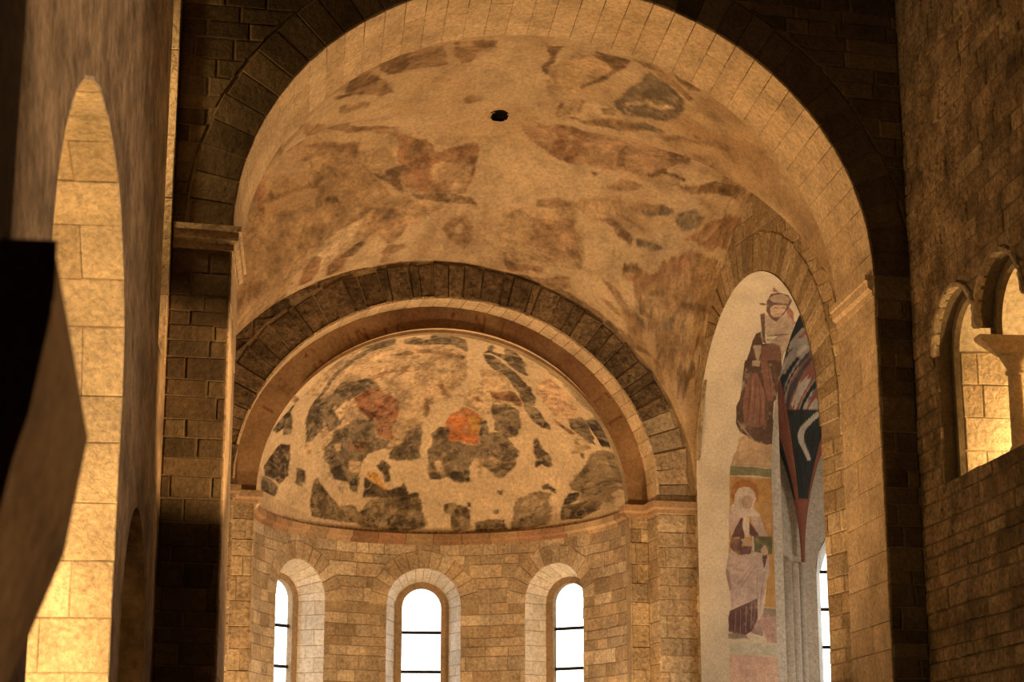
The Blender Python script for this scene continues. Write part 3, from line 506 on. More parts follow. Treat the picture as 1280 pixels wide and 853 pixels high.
JAMB_PAINT = [
 ('jr',0.5,[8.185,0.951,8.021,1.008,8.017,1.165,7.957,1.029,7.894,1.014,8.144,0.862,8.426,0.813,8.597,0.662,8.635,0.496,8.771,0.46]),
 ('jd',0.3,[8.393,0.508,8.571,0.503,8.618,0.587,8.576,0.739,8.435,0.843,8.27,0.852,8.167,0.837,8.072,0.818,7.982,0.778,8.054,0.669,8.166,0.579]),
 ('jl2',0.3,[8.45,0.513,8.542,0.548,8.597,0.662,8.489,0.788,8.371,0.816,8.338,0.759,8.366,0.612]),
 ('jf',0.3,[8.241,0.605,8.311,0.632,8.338,0.759,8.305,0.814,8.202,0.825,8.094,0.793,8.07,0.716,8.123,0.649]),
 ('jd',0.15,[8.233,0.643,8.256,0.677,8.245,0.723,8.258,0.719,8.277,0.669,8.239,0.639]),
 ('jd',0.15,[8.259,0.753,8.27,0.783,8.267,0.818,8.272,0.818,8.292,0.775,8.267,0.749]),
 ('jd',0.15,[8.14,0.717,8.131,0.763,8.159,0.807,8.166,0.803,8.142,0.759,8.144,0.717]),
 ('jb',0.15,[8.255,0.736,8.199,0.748,8.198,0.752,8.261,0.736]),
 ('jd',0.15,[8.39,0.517,8.353,0.616,8.338,0.759,8.371,0.833,8.38,0.829,8.361,0.751,8.371,0.612,8.397,0.517]),
 ('jb',0.3,[8.324,0.414,8.343,0.467,8.328,0.524,8.291,0.528,8.295,0.466]),
 ('jl',0.3,[8.117,0.57,8.099,0.636,7.969,0.765,8.095,0.81,8.168,0.854,8.083,0.953,7.894,1.067,7.791,1.083,7.777,0.877,7.753,0.71,7.856,0.637]),
 ('jd',0.25,[8.109,0.505,8.14,0.562,7.701,0.705,7.628,0.746,7.645,0.68,7.852,0.604]),
 ('jdm',0.3,[7.77,0.549,7.812,0.607,7.622,0.688,7.666,0.944,7.337,1.03,7.299,0.517,7.499,0.538,7.65,0.532]),
 ('jl',0.3,[7.777,0.877,7.814,1.075,7.781,1.154,7.701,1.161,7.579,1.074,7.502,1.024,7.358,1.035,7.608,0.943,7.668,0.734,7.713,0.722,7.71,0.828]),
 ('jl2',0.15,[7.683,0.739,7.67,0.909,7.733,1.099,7.742,1.095,7.692,0.901,7.688,0.739]),
 ('jd',0.15,[7.74,0.714,7.751,0.816,7.793,1.012,7.803,1.008,7.772,0.808,7.749,0.711]),
 ('jb2',0.4,[7.588,0.687,7.617,0.818,7.608,0.943,7.336,1.012,7.315,0.738]),
 ('jl',0.3,[7.578,0.56,7.604,0.675,7.478,0.699,7.31,0.688,7.435,0.632]),
 ('jd',0.15,[7.466,0.587,7.365,0.668,7.311,0.738,7.319,0.738,7.375,0.677,7.469,0.591]),
 ('jdm',0.4,[7.358,0.501,7.392,1.018,7.237,1.072,7.224,1.143,7.173,1.085,7.079,1.088,7.07,1.168,6.991,1.104,6.911,1.099,6.828,1.024,6.625,1.036,6.474,1.087,6.434,1.167,6.395,1.145,6.392,1.074,6.323,1.061,6.298,1.167,6.273,0.94,6.295,0.8,6.378,0.655,6.42,0.581,6.522,0.509,6.736,0.494,6.831,0.534,7.054,0.531]),
 ('jb2',0.4,[7.174,0.613,7.198,0.712,7.037,0.815,6.916,0.887,6.514,0.949,6.474,0.75,6.499,0.643,6.709,0.586,6.943,0.587]),
 ('jb2',0.4,[7.37,0.726,7.378,0.811,7.177,0.928,6.985,0.999,6.841,1.006,6.823,0.937,7.04,0.849]),
 ('jd',0.15,[7.159,0.629,6.871,0.656,6.561,0.667,6.561,0.675,6.871,0.677,7.159,0.637]),
 ('jd',0.15,[7.115,0.707,6.827,0.743,6.475,0.754,6.475,0.762,6.827,0.763,7.115,0.716]),
 ('jd',0.15,[7.038,0.773,6.755,0.83,6.479,0.85,6.479,0.859,6.756,0.852,7.039,0.782]),
 ('jd',0.15,[6.946,0.878,6.697,0.936,6.484,0.948,6.483,0.957,6.698,0.958,6.947,0.887]),
 ('jd',0.15,[7.327,0.836,7.078,0.918,6.856,0.981,6.857,0.989,7.08,0.939,7.328,0.844]),
 ('jd',0.15,[7.351,0.917,7.146,0.975,7.005,1.061,7.007,1.069,7.149,0.997,7.351,0.926]),
 ('jd',0.15,[7.025,0.567,6.801,0.546,6.584,0.545,6.583,0.553,6.8,0.566,7.024,0.575]),
 ('jd',0.15,[6.468,0.696,6.408,0.825,6.482,0.962,6.488,0.957,6.426,0.825,6.474,0.7]),
 ('jd',0.15,[6.485,0.974,6.355,0.97,6.487,1.053,6.491,1.044,6.373,0.97,6.485,0.983]),
 ('jb3',0.15,[7.146,0.666,6.872,0.697,6.594,0.709,6.593,0.717,6.872,0.714,7.145,0.674]),
 ('jb3',0.15,[7.009,0.832,6.725,0.877,6.511,0.893,6.511,0.901,6.726,0.894,7.008,0.841]),
 ('jb3',0.15,[7.278,0.873,7.049,0.965,7.049,0.974,7.278,0.882]),
 ('jl',0.15,[6.552,0.529,6.435,0.643,6.306,0.795,6.272,0.974,6.276,0.978,6.315,0.8,6.442,0.655,6.554,0.537]),
 ('jl',0.3,[7.361,0.606,7.37,0.726,7.282,0.73,7.293,0.622]),
 ('jp',0.6,[6.344,0.569,6.379,0.671,6.282,0.817,6.274,0.974,6.29,1.171,6.055,1.194,6.023,0.474,6.133,0.509,6.195,0.557]),
 ('jd2',0.5,[6.146,0.509,6.198,0.75,6.171,1.048,6.175,1.052,6.21,0.75,6.15,0.505]),
 ('jw',0.3,[6.223,1.172,6.197,1.243,6.058,1.239,6.055,1.177]),
 ('jp',0.5,[6.023,0.47,6.053,1.154,6.001,1.155,6.0,0.47]),
 ('jg',0.5,[6.0,0.462,5.99,1.244,5.899,1.213,5.874,1.151,5.895,0.784,5.88,0.45]),
 ('jo',0.4,[5.873,0.45,5.874,1.151,4.685,1.101,4.68,0.97,4.66,0.398,5.391,0.428]),
 ('jo',0.4,[4.785,0.974,4.79,1.114,4.148,1.1,4.158,0.89]),
 ('jw',0.3,[5.888,1.151,5.968,1.244,4.687,1.196,4.685,1.101]),
 ('jw',0.3,[4.791,1.123,4.793,1.199,3.673,1.16,3.687,1.089]),
 ('jh',0.1,[5.653,0.463,5.743,0.482,5.811,0.554,5.837,0.643,5.827,0.747,5.767,0.831,5.671,0.865,5.556,0.836,5.469,0.736,5.461,0.56,5.54,0.487]),
 ('jw2',0.2,[5.508,0.495,5.623,0.515,5.707,0.571,5.742,0.64,5.738,0.726,5.683,0.794,5.587,0.819,5.47,0.769,5.377,0.871,5.344,0.854,5.348,0.749,5.328,0.662,5.333,0.592,5.408,0.455,5.472,0.439]),
 ('jf',0.2,[5.593,0.6,5.625,0.653,5.629,0.739,5.585,0.773,5.469,0.728,5.442,0.666,5.48,0.612]),
 ('jlil2',0.1,[5.61,0.591,5.51,0.576,5.398,0.6,5.399,0.604,5.511,0.588,5.61,0.595]),
 ('jlil2',0.1,[5.602,0.773,5.488,0.74,5.403,0.678,5.4,0.682,5.483,0.749,5.601,0.777]),
 ('jlil2',0.1,[5.567,0.624,5.574,0.661,5.571,0.686,5.575,0.686,5.586,0.661,5.572,0.624]),
 ('jlil2',0.1,[5.572,0.715,5.578,0.74,5.573,0.765,5.576,0.765,5.589,0.74,5.576,0.711]),
 ('jlil2',0.1,[5.565,0.694,5.506,0.678,5.498,0.703,5.503,0.707,5.509,0.69,5.565,0.698]),
 ('jlil2',0.1,[5.467,0.666,5.465,0.707,5.471,0.711,5.471,0.666]),
 ('jlil2',0.1,[5.702,0.644,5.653,0.644,5.653,0.648,5.701,0.648]),
 ('jlil2',0.1,[5.557,0.511,5.459,0.507,5.459,0.511,5.557,0.515]),
 ('jlil',0.3,[5.424,0.432,5.333,0.592,5.201,0.552,5.085,0.456,5.197,0.424]),
 ('jlil',0.3,[5.339,0.724,5.361,0.871,5.152,0.933,5.089,0.985,5.099,0.826]),
 ('jm',0.2,[5.317,0.592,5.318,0.625,5.092,0.638,4.928,0.578,5.072,0.565,5.052,0.445,5.201,0.52]),
 ('jm',0.2,[5.289,0.704,5.21,0.762,5.101,0.847,5.08,0.742,5.111,0.708]),
 ('jw2',0.2,[5.334,0.625,5.33,0.712,5.07,0.704,5.077,0.646,5.204,0.613]),
 ('jlil2',0.1,[5.319,0.666,5.092,0.651,5.092,0.655,5.319,0.67]),
 ('jm2',0.2,[5.052,0.437,5.049,0.581,4.945,0.59,4.967,0.738,4.852,0.714,4.822,0.541,4.923,0.425]),
 ('jlil',0.2,[4.907,0.441,4.83,0.525,4.852,0.714,4.918,0.751,4.86,0.891,4.829,0.973,4.68,0.97,4.66,0.366,4.761,0.386]),
 ('jf',0.15,[5.041,0.581,5.053,0.671,4.999,0.738,4.949,0.726,4.962,0.631]),
 ('jgr',0.05,[5.088,0.742,5.091,1.037,4.856,1.021,4.878,0.743]),
 ('jw2',0.05,[5.084,0.742,5.085,0.767,4.884,0.768,4.883,0.747]),
 ('jf',0.15,[4.906,0.857,4.939,0.882,4.974,0.921,4.942,0.951,4.878,0.969,4.84,0.921,4.85,0.87]),
 ('jf',0.1,[4.911,0.827,4.89,0.882,4.893,0.882,4.915,0.831]),
 ('jf',0.1,[4.988,0.899,4.924,0.908,4.925,0.912,4.989,0.903]),
 ('jf',0.1,[4.99,0.934,4.925,0.934,4.925,0.938,4.99,0.938]),
 ('jm',0.1,[4.834,0.878,4.846,0.951,4.678,0.926,4.677,0.892]),
 ('jlil',0.2,[4.765,0.386,4.785,0.974,4.625,0.97,4.381,0.906,4.029,0.809,4.267,0.8,4.197,0.592,4.121,0.419,4.366,0.406,4.604,0.355]),
 ('jlil2',0.2,[4.667,0.355,4.637,0.398,4.383,0.434,4.35,0.406,4.54,0.363]),
 ('jm',0.1,[4.782,0.879,4.784,0.939,4.654,0.901]),
 ('jlil2',0.15,[4.681,0.706,4.536,0.595,4.353,0.438,4.349,0.442,4.528,0.607,4.679,0.714]),
 ('jlil2',0.15,[4.716,0.794,4.554,0.665,4.404,0.559,4.402,0.567,4.546,0.677,4.713,0.798]),
 ('jlil2',0.15,[4.7,0.433,4.619,0.534,4.626,0.623,4.632,0.623,4.632,0.538,4.705,0.437]),
 ('jlil2',0.15,[4.651,0.811,4.393,0.778,4.266,0.804,4.268,0.812,4.394,0.795,4.651,0.815]),
 ('jlil2',0.15,[4.623,0.914,4.365,0.846,4.077,0.817,4.076,0.822,4.364,0.863,4.622,0.918]),
 ('jlil2',0.15,[4.32,0.438,4.176,0.423,4.176,0.431,4.319,0.442]),
 ('jlil2',0.15,[4.736,0.537,4.674,0.603,4.678,0.607,4.74,0.542]),
 ('jm2',0.25,[4.096,0.399,4.275,0.8,4.012,0.784,3.852,0.717,3.787,0.613,3.799,0.475,3.828,0.376,4.001,0.371]),
 ('jlil2',0.15,[4.099,0.483,3.814,0.455,3.814,0.463,4.098,0.487]),
 ('jlil2',0.15,[4.132,0.551,3.8,0.532,3.8,0.54,4.132,0.555]),
 ('jlil2',0.15,[4.166,0.629,3.818,0.609,3.818,0.617,4.167,0.637]),
 ('jlil2',0.15,[4.216,0.708,3.867,0.679,3.867,0.688,4.217,0.716]),
 ('jlil2',0.15,[4.234,0.762,3.915,0.717,3.915,0.721,4.233,0.766]),
 ('jm',0.15,[4.082,0.447,3.829,0.423,3.829,0.427,4.082,0.455]),
 ('jm',0.15,[4.115,0.515,3.815,0.499,3.815,0.503,4.116,0.523]),
 ('jm',0.15,[4.15,0.596,3.801,0.568,3.801,0.572,4.149,0.6]),
 ('jm',0.15,[4.192,0.674,3.834,0.646,3.835,0.655,4.191,0.679]),
 ('jlil2',0.3,[3.98,0.771,3.997,0.809,3.824,0.861,3.774,0.861,3.82,0.684]),
 ('jpk',0.5,[4.149,0.881,4.14,1.1,3.687,1.089,3.699,0.917,3.824,0.87,3.981,0.809]),
 ('jd2',0.7,[4.149,0.881,4.14,1.1,4.052,1.096,4.03,0.86]),
 ('jd2',0.7,[3.811,0.364,3.787,0.613,3.74,0.646,3.735,0.455,3.749,0.364]),
 ('jgn',0.7,[3.687,0.388,3.672,1.106,3.53,1.102,3.538,0.76,3.561,0.384]),
 ('jpk2',0.7,[3.546,0.384,3.53,0.76,3.498,1.116,3.357,1.121,3.342,0.376]),
 ('jpk2',0.7,[3.421,0.38,3.436,1.125,3.184,1.122,3.171,0.372]),
]
PAINT = {'jdm':(0.105,0.068,0.055),'jl2':(0.36,0.28,0.22),'jm2':(0.15,0.085,0.085),'jb3':(0.3,0.17,0.13),'P':(0.515,0.395,0.262),'m':(0.375,0.262,0.158),'m2':(0.41,0.295,0.18),'b':(0.285,0.19,0.115),'b2':(0.3,0.2,0.117),'d':(0.185,0.123,0.075),'r':(0.28,0.165,0.1),'r2':(0.34,0.225,0.14),'g':(0.2,0.16,0.115),'t':(0.53,0.4,0.265),'tk':(0.48,0.385,0.27),'n':(0.16,0.13,0.095),'ng':(0.165,0.125,0.08),'nt':(0.3,0.235,0.155),'k':(0.055,0.045,0.04),'kk':(0.07,0.058,0.045),'kg':(0.095,0.073,0.053),'rr':(0.29,0.14,0.085),'o':(0.5,0.2,0.085),'oy':(0.62,0.36,0.12),'pk':(0.55,0.385,0.26),'jr':(0.33,0.16,0.14),'ju':(0.3,0.18,0.17),'jd':(0.13,0.085,0.075),'jd2':(0.3,0.24,0.2),'jb':(0.2,0.14,0.11),'jb2':(0.22,0.12,0.095),'jf':(0.5,0.38,0.3),'jl':(0.42,0.34,0.28),'jp':(0.46,0.33,0.22),'jg':(0.22,0.22,0.14),'jo':(0.48,0.29,0.12),'jw':(0.47,0.45,0.38),'jh':(0.38,0.18,0.07),'jw2':(0.6,0.52,0.46),'jlil':(0.5,0.4,0.38),'jlil2':(0.36,0.26,0.25),'jm':(0.14,0.08,0.08),'jgr':(0.13,0.14,0.09),'jpk':(0.46,0.31,0.27),'jpk2':(0.64,0.44,0.36),'jcr':(0.66,0.58,0.45),'jgn':(0.55,0.52,0.42)}  # m: fresco brown, deepened to carry the dimmer light low on the vault


# ------------------------------------------------------------------ plan of the church
A8 = radians(8); A7 = radians(7.5)
LX, RX, TOPZ = -1.42, 6.15, 12.6
def front_map(u, v, w): return (2+u*cos(A8), 18+u*sin(A8)-w, v)            # chancel arch wall, u across, w towards the nave
def back_map(u, v, w): return (2+u*cos(A7)+w*sin(A7), 24+u*sin(A7)-w*cos(A7), v)   # wall round the apse arch
FLc, FRc, BLc, BRc = (-.866, 18.944), (5.80, 19.88), (-1.767, 23.504), (5.0, 24.40)
RL = math.hypot(BRc[0]-FRc[0], BRc[1]-FRc[1]); rwx, rwy = (BRc[0]-FRc[0])/RL, (BRc[1]-FRc[1])/RL
def side_map(s, v, w): return (FRc[0]+rwx*s-rwy*w, FRc[1]+rwy*s+rwx*w, v)  # right choir wall, w into the choir

# floor, nave shell
structure(box('floor', -9, 12, -6, 30, -.2, 0, 'floor'), 'grey stone paving of the nave below the view', 'floor')
structure(box('ceiling', -3, 9, -6, 18.2, TOPZ, TOPZ+.3, 'timber'), 'dark flat timber ceiling above the nave', 'ceiling')
structure(box('wall_rear', -3, 9, -6, -5.7, 0, TOPZ, 'wall'), 'plain plastered west wall closing the nave', 'wall')
structure(box('floor_choir', -4, 12, 18.6, 31, 0, 1.3, 'floor'), 'raised stone floor of the choir', 'floor')

# ------------------------------------------------------------------ chancel arch wall
UL, UR = (LX-2)/cos(A8), (RX-2)/cos(A8)
CA = Arch(.45, 3.345, 7.0, 2.95, 1.3).table()
TH = 1.40
wf = plate('wall_front', [(UL, 0), (UR, 0), (UR, TOPZ), (UL, TOPZ)], [CA.loop(64)], front_map, 0, -TH, 'mid_mortar')
structure(wf, 'dark stone wall pierced by the great round chancel arch', 'wall')
RING = .44
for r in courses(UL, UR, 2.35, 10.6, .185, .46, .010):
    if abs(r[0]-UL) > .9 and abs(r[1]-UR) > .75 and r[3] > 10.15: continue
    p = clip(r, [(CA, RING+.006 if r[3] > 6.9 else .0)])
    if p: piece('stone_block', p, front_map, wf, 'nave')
s = CA.s_sp0; n_v = 40; step = (CA.s_sp1-CA.s_sp0)/n_v
for i in range(n_v):                                     # voussoirs: dark faces to the nave, pale undersides
    a, b = s+i*step+.005, s+(i+1)*step-.005
    q = []
    for t in (a, (a+b)/2, b): u, v, nu, nv = CA.at(t); q.append((u+nu*.014, v+nv*.014))
    rr = RING+rng.uniform(-.03, .01)
    for t in (b, (a+b)/2, a): u, v, nu, nv = CA.at(t); q.append((u-nu*rr, v-nv*rr))
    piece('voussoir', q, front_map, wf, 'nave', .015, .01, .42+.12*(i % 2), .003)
def chancel_soffit(s_, d, w):
    u, v, nu, nv = CA.at(s_); return front_map(u+nu*w, v+nv*w, -d)
for i in range(n_v):
    a, b = s+i*step, s+(i+1)*step; d0 = .42+.12*(i % 2)
    for d1, d2 in ((.0, d0), (d0, TH)):
        g = .004 if d1 == 0 else .0015
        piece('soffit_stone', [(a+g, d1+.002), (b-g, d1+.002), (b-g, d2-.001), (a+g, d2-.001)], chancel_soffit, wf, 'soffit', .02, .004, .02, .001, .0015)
# jamb stones left and right
for side in (0, 1):
    lo, hi = (1.1, CA.s_sp0-.02) if side == 0 else (CA.s_sp1+.02, CA.total-1.1)
    for k, (a, b) in enumerate(courses_on_path(lo, hi, .36)):
        c = .55+.3*(k % 2)+rng.uniform(-.1, .1)
        for d1, d2 in ((0, c), (c, TH)):
            piece('jamb_stone', [(a+.003, d1+.002), (b-.003, d1+.002), (b-.003, d2-.002), (a+.003, d2-.002)], chancel_soffit, wf, 'soffit', .02, .005, .02, .002, .003)
# impost mouldings
prof = [(-.02, 6.78), (.03, 6.78), (.035, 6.84), (.075, 6.87), (.08, 6.95), (.105, 6.955), (.105, 7.01), (-.02, 7.01)]
lw = front_map(UL, 0, 0); lj = front_map(CA.c-CA.hw, 0, 0)
t1 = sweep('trim_1', [(lj[0], lj[1]+TH), lj[:2], (lw[0]+.01, lw[1])], prof, 'ashlar')
structure(t1, 'moulded impost ledge on the left pier of the great arch', 'moulding')
rj = front_map(CA.c+CA.hw, 0, 0)
t2 = sweep('trim_2', [(rj[0], rj[1]+.01), (rj[0], rj[1]+TH)], prof, 'soffit')
structure(t2, 'sloping impost band on the right jamb of the great arch', 'moulding')

# ------------------------------------------------------------------ choir vault (groined, painted)
LV = [0, .025, .06, .13, .22, .32, .435, .54, .66, .78, .88, .95, .985, 1]
LZ = [6.6, 7.0, 7.45, 7.95, 8.45, 8.88, 9.17, 9.13, 8.8, 8.3, 7.72, 7.05, 6.3, 5.6]
def vplan(u, v):
    a = (u+1)/2
    return ((FLc[0]*(1-a)+FRc[0]*a)*(1-v)+(BLc[0]*(1-a)+BRc[0]*a)*v, (FLc[1]*(1-a)+FRc[1]*a)*(1-v)+(BLc[1]*(1-a)+BRc[1]*a)*v)
def vz(u, v):
    c = np.sqrt(np.clip(1-u*u, 0, 1)); g = v*v*(3-2*v)*.5+v*.5
    z1 = (7.0+2.99*c)*(1-g)+(5.6+2.99*c)*g+.35*c*np.sin(np.pi*v)
    z2 = np.interp(v, LV, LZ)+.5*(1-u*u); k = .12
    h = np.clip(.5+.5*(z1-z2)/k, 0, 1); return z2*(1-h)+z1*h+k*h*(1-h)
nu, nv = 400, 300
uu = np.sin(np.linspace(-pi/2, pi/2, nu)); uu = .6*uu+.4*np.linspace(-1, 1, nu); vv = np.linspace(-.02, 1.004, nv)
U, V = [a.ravel() for a in np.meshgrid(uu, vv, indexing='ij')]
X, Y = vplan(U, V); Zv = vz(U, V)+(fbm(X, Y, 1.6, 4)-.5)*.03
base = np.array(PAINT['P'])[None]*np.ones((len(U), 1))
big = fbm(X, Y, 1.1, 5); base = base*(1-.30*np.clip((big-.45)*3, 0, 1)[:, None]*np.array([.5, .8, 1.1]))
low = np.clip((8.6-Zv)/2.2, 0, 1)*np.clip((fbm(X+5, Y+3, 2.2, 5)-.3)*2.2, 0, 1)  # patchy darkening towards the springing, shade put into the paint colour
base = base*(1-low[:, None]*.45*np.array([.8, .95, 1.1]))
ang = np.arctan2(V-.40, U*.72); rd = np.hypot(V-.40, U*.72)
ray_ = fbm(ang*2.6+5, rd*1.1, 3.2, 4); ray_ = np.clip((ray_-.50)*7, 0, 1)*np.clip((rd-.28)*5, 0, 1)*np.clip((fbm(X+8, Y+1, 1.6, 3)-.30)*4, 0, 1)
base = base*(1-.62*ray_[:, None])+np.array((.30, .20, .12))*.62*ray_[:, None]
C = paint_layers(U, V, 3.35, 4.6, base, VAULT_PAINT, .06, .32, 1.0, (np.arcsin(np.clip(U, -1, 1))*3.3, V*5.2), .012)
streak = fbm(np.arcsin(np.clip(U, -1, 1))*3.3, V*5.2+9, 5, 5); C *= (1-.25*np.clip((streak-.55)*4, 0, 1))[:, None]
hx, hy = vplan(0.003, .45); hole = ((X-hx)**2+(Y-hy)**2) < .105**2
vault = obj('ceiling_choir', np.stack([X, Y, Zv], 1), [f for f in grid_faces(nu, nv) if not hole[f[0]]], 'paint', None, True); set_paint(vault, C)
structure(vault, 'painted groin vault over the choir with flaking brown frescoes', 'vault')
zo = float(vz(np.array([0.003]), np.array([.45]))[0])
lathe('oculus_shaft', [(.125, zo-.0), (.125, zo+.5), (0, zo+.5)], hx, hy, 'soot', vault, 20)
# roof shell above the vault keeps the sky out
structure(box('roof_choir', -4, 6.6, 19.3, 24.9, 11.2, 11.4, 'timber'), 'roof boards above the choir vault', 'roof')
structure(box('wall_attic_back', -4, 6.5, 24.62, 24.8, 8.2, 11.3, 'mid_mortar'), 'gable wall above the half dome, hidden by the vault', 'wall')
structure(box('wall_attic_right', 5.95, 6.1, 19.3, 24.9, 9.3, 11.3, 'mid_mortar'), 'attic wall above the side arch, hidden by the vault', 'wall')
structure(box('wall_choir_left', -2.3, -1.9, 18.9, 24.6, 0, 11.3, 'plaster'), 'outer wall shell on the left side of the choir', 'wall')
wl_ = plate('wall_left_choir', [(0, 1.3), (4.7, 1.3)]+[(4.65*v_, z_) for v_, z_ in list(zip(LV, LZ))[::-1]], [], lambda s_, v, w: (FLc[0]+(BLc[0]-FLc[0])/4.65*s_-w, FLc[1]+(BLc[1]-FLc[1])/4.65*s_, v), 0, .12, 'ashlar')
structure(wl_, 'left stone wall of the choir beside the great arch', 'wall')

# ------------------------------------------------------------------ right choir wall with the arch into the side chapel
SA = Arch(2.58, 1.90, 5.8, 2.3, 1.3).table()
lun = lambda s_: float(np.interp(s_/RL, LV, LZ))-.01
outer = [(0, 1.3), (RL, 1.3)]+[(RL*v_, z_+.25) for v_, z_ in list(zip(LV, LZ))[::-1]]
TS = 1.02
wr = plate('wall_choir_right', outer, [SA.loop(64)], side_map, 0, -TS, 'mortar')
structure(wr, 'coursed stone side wall of the choir around the tall painted arch', 'wall')
RG2 = .50
for r in courses(0.02, RL, 2.4, 9.3, .2, .42, .012):
    p = clip(r, [(SA, (RG2+.006) if r[3] > SA.sp else .0)], lun)
    if p: piece('stone_block', p, side_map, wr, 'ashlar', .012, .01, .03)
n_v = 46; step = (SA.s_sp1-SA.s_sp0)/n_v
for i in range(n_v):
    a, b = SA.s_sp0+i*step+.004, SA.s_sp0+(i+1)*step-.004; q = []
    for t in (a, b): u, v, nu_, nv_ = SA.at(t); q.append((u, v))
    for t in (b, a):
        u, v, nu_, nv_ = SA.at(t); rr = RG2+rng.uniform(-.03, 0); uq, vq = u-nu_*rr, v-nv_*rr; q.append((min(max(uq, .02), RL), min(vq, lun(min(max(uq, 0), RL)))))
    piece('voussoir', q, side_map, wr, 'ashlar', .016, .01, .03, .002)
# painted reveal of that arch: tau = height up the far jamb, then round the curve
nt_, nd_ = 760, 200
def reveal(tau, d):
    if tau < SA.sp: s_, z = SA.c+SA.hw, tau
    else:
        a = min((tau-SA.sp)/2.1, pi); s_, z = SA.c+SA.hw*cos(a), SA.sp+SA.ri*sin(a)
    return side_map(s_, z, -d)
taus = np.concatenate([np.linspace(2.2, SA.sp+2.1*1.95, nt_-30), np.linspace(SA.sp+2.1*1.95, SA.sp+2.1*pi, 31)[1:]]); ds = np.linspace(-.02, TS+.03, nd_)
P_ = []
for t in taus:
    for d in ds:
        a = 0 if t < SA.sp else (t-SA.sp)/2.1; x, y, z = reveal(t, d)
        k = .012; P_.append((x-rwx*k*cos(a), y-rwy*k*cos(a), z-k*sin(a)))
T_, D_ = [a.ravel() for a in np.meshgrid(taus, ds, indexing='ij')]
base = np.array((.68, .60, .48))[None]*np.ones((len(T_), 1)); base *= (1-.16*np.clip((fbm(T_, D_, 3, 5)-.45)*3, 0, 1))[:, None]
C = paint_layers(T_, D_, 1, 1, base, JAMB_PAINT, .03, .16, 1.15, None, .003)
pf = obj('painted_reveal', P_, grid_faces(len(taus), len(ds)), 'fresco', wr, True); set_paint(pf, C)
pf['label'] = 'cream plaster reveal painted with two standing robed figures'
for a, b in courses_on_path(1.3, SA.s_sp0, .4):
    piece('jamb_stone', [(a+.006, .0), (b-.006, .0), (b-.006, TS), (a+.006, TS)], lambda s_, d, w: (lambda q: side_map(q[0]+q[2]*w, q[1]+q[3]*w, -d))(SA.at(s_)), wr, 'ashlar', .014, .01, .02)

# ------------------------------------------------------------------ wall round the apse arch (two orders)
O1 = Arch(-.275, 2.775, 5.6, 2.50, 1.3).table(); O2 = Arch(-.25, 2.485, 5.47, 2.28, 1.3).table(); D1 = .40
zb = lambda u: 5.6+2.99*sqrt(max(0, 1-((u+.40)/3.42)**2))
wb = plate('wall_back', [(-3.95, 0), (3.15, 0), (3.15, 9.3), (-3.95, 9.3)], [O1.loop(64)], back_map, 0, -D1, 'mortar')
structure(wb, 'stone wall with the dark ring of voussoirs around the apse arch', 'wall')
for lo, hi in ((-3.85, O1.c-O1.hw), (O1.c+O1.hw, 3.06)):
    for r in courses(lo, hi, 2.3, 5.6, .25, .6, .006): piece('stone_block', clip(r, []), back_map, wb, 'ashlar', .012, .007, .02, .004, .005)
for r in courses(-3.85, 3.06, 5.6, 8.8, .24, .5, .012):
    p = clip(r, [(O1, .50)], zb)
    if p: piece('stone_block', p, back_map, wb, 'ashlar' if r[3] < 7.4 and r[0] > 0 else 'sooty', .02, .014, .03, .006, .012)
n_v = 44; step = (O1.s_sp1-O1.s_sp0)/n_v; jt = [0]+[rng.uniform(-.33, .33) for _ in range(43)]+[0]
for i in range(n_v):
    a, b = O1.s_sp0+(i+jt[i])*step+.006, O1.s_sp0+(i+1+jt[i+1])*step-.006; q = []
    for t in (a, b): u, v, nu_, nv_ = O1.at(t); q.append((u, v))
    for t in (b, a):
        u, v, nu_, nv_ = O1.at(t); rr = .49+rng.uniform(-.05, .0); uq, vq = u-nu_*rr, v-nv_*rr; q.append((uq, min(vq, zb(uq)-.01)))
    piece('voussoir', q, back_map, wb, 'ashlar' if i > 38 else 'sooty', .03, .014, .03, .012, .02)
def o1_soffit(s_, d, w):
    u, v, nu_, nv_ = O1.at(s_); return back_map(u+nu_*w, v+nv_*w, -d)
for i in range(n_v):
    a, b = O1.s_sp0+i*step+.003, O1.s_sp0+(i+1)*step-.003
    piece('soffit_stone', [(a-.001, -.03), (b+.001, -.03), (b+.001, D1), (a-.001, D1)], o1_soffit, wb, 'soffit', .014, .006, .02, .001, .002)
for lo, hi in ((1.0, O1.s_sp0), (O1.s_sp1, O1.total-1.0)):
    for a, b in courses_on_path(lo, hi, .27):
        piece('jamb_stone', [(a+.005, 0), (b-.005, 0), (b-.005, D1), (a+.005, D1)], o1_soffit, wb, 'ashlar', .014, .01, .02)
def back2(u, v, w): return back_map(u, v, w-D1)
w2 = plate('wall_apse_arch', [(-3.6, 0), (2.9, 0), (2.9, 9.2), (-3.6, 9.2)], [O2.loop(64)], back2, 0, -.18, 'mortar')
structure(w2, 'inner recessed order of the apse arch with a faded painted inscription', 'wall')
for lo, hi in ((-3.04, O2.c-O2.hw), (O2.c+O2.hw, 2.49)):
    for r in courses(lo, hi, 2.3, 5.42, .26, .40, .006):
        piece('stone_block', clip(r, []), back2, w2, 'ashlar', .012, .006, .02, .004)
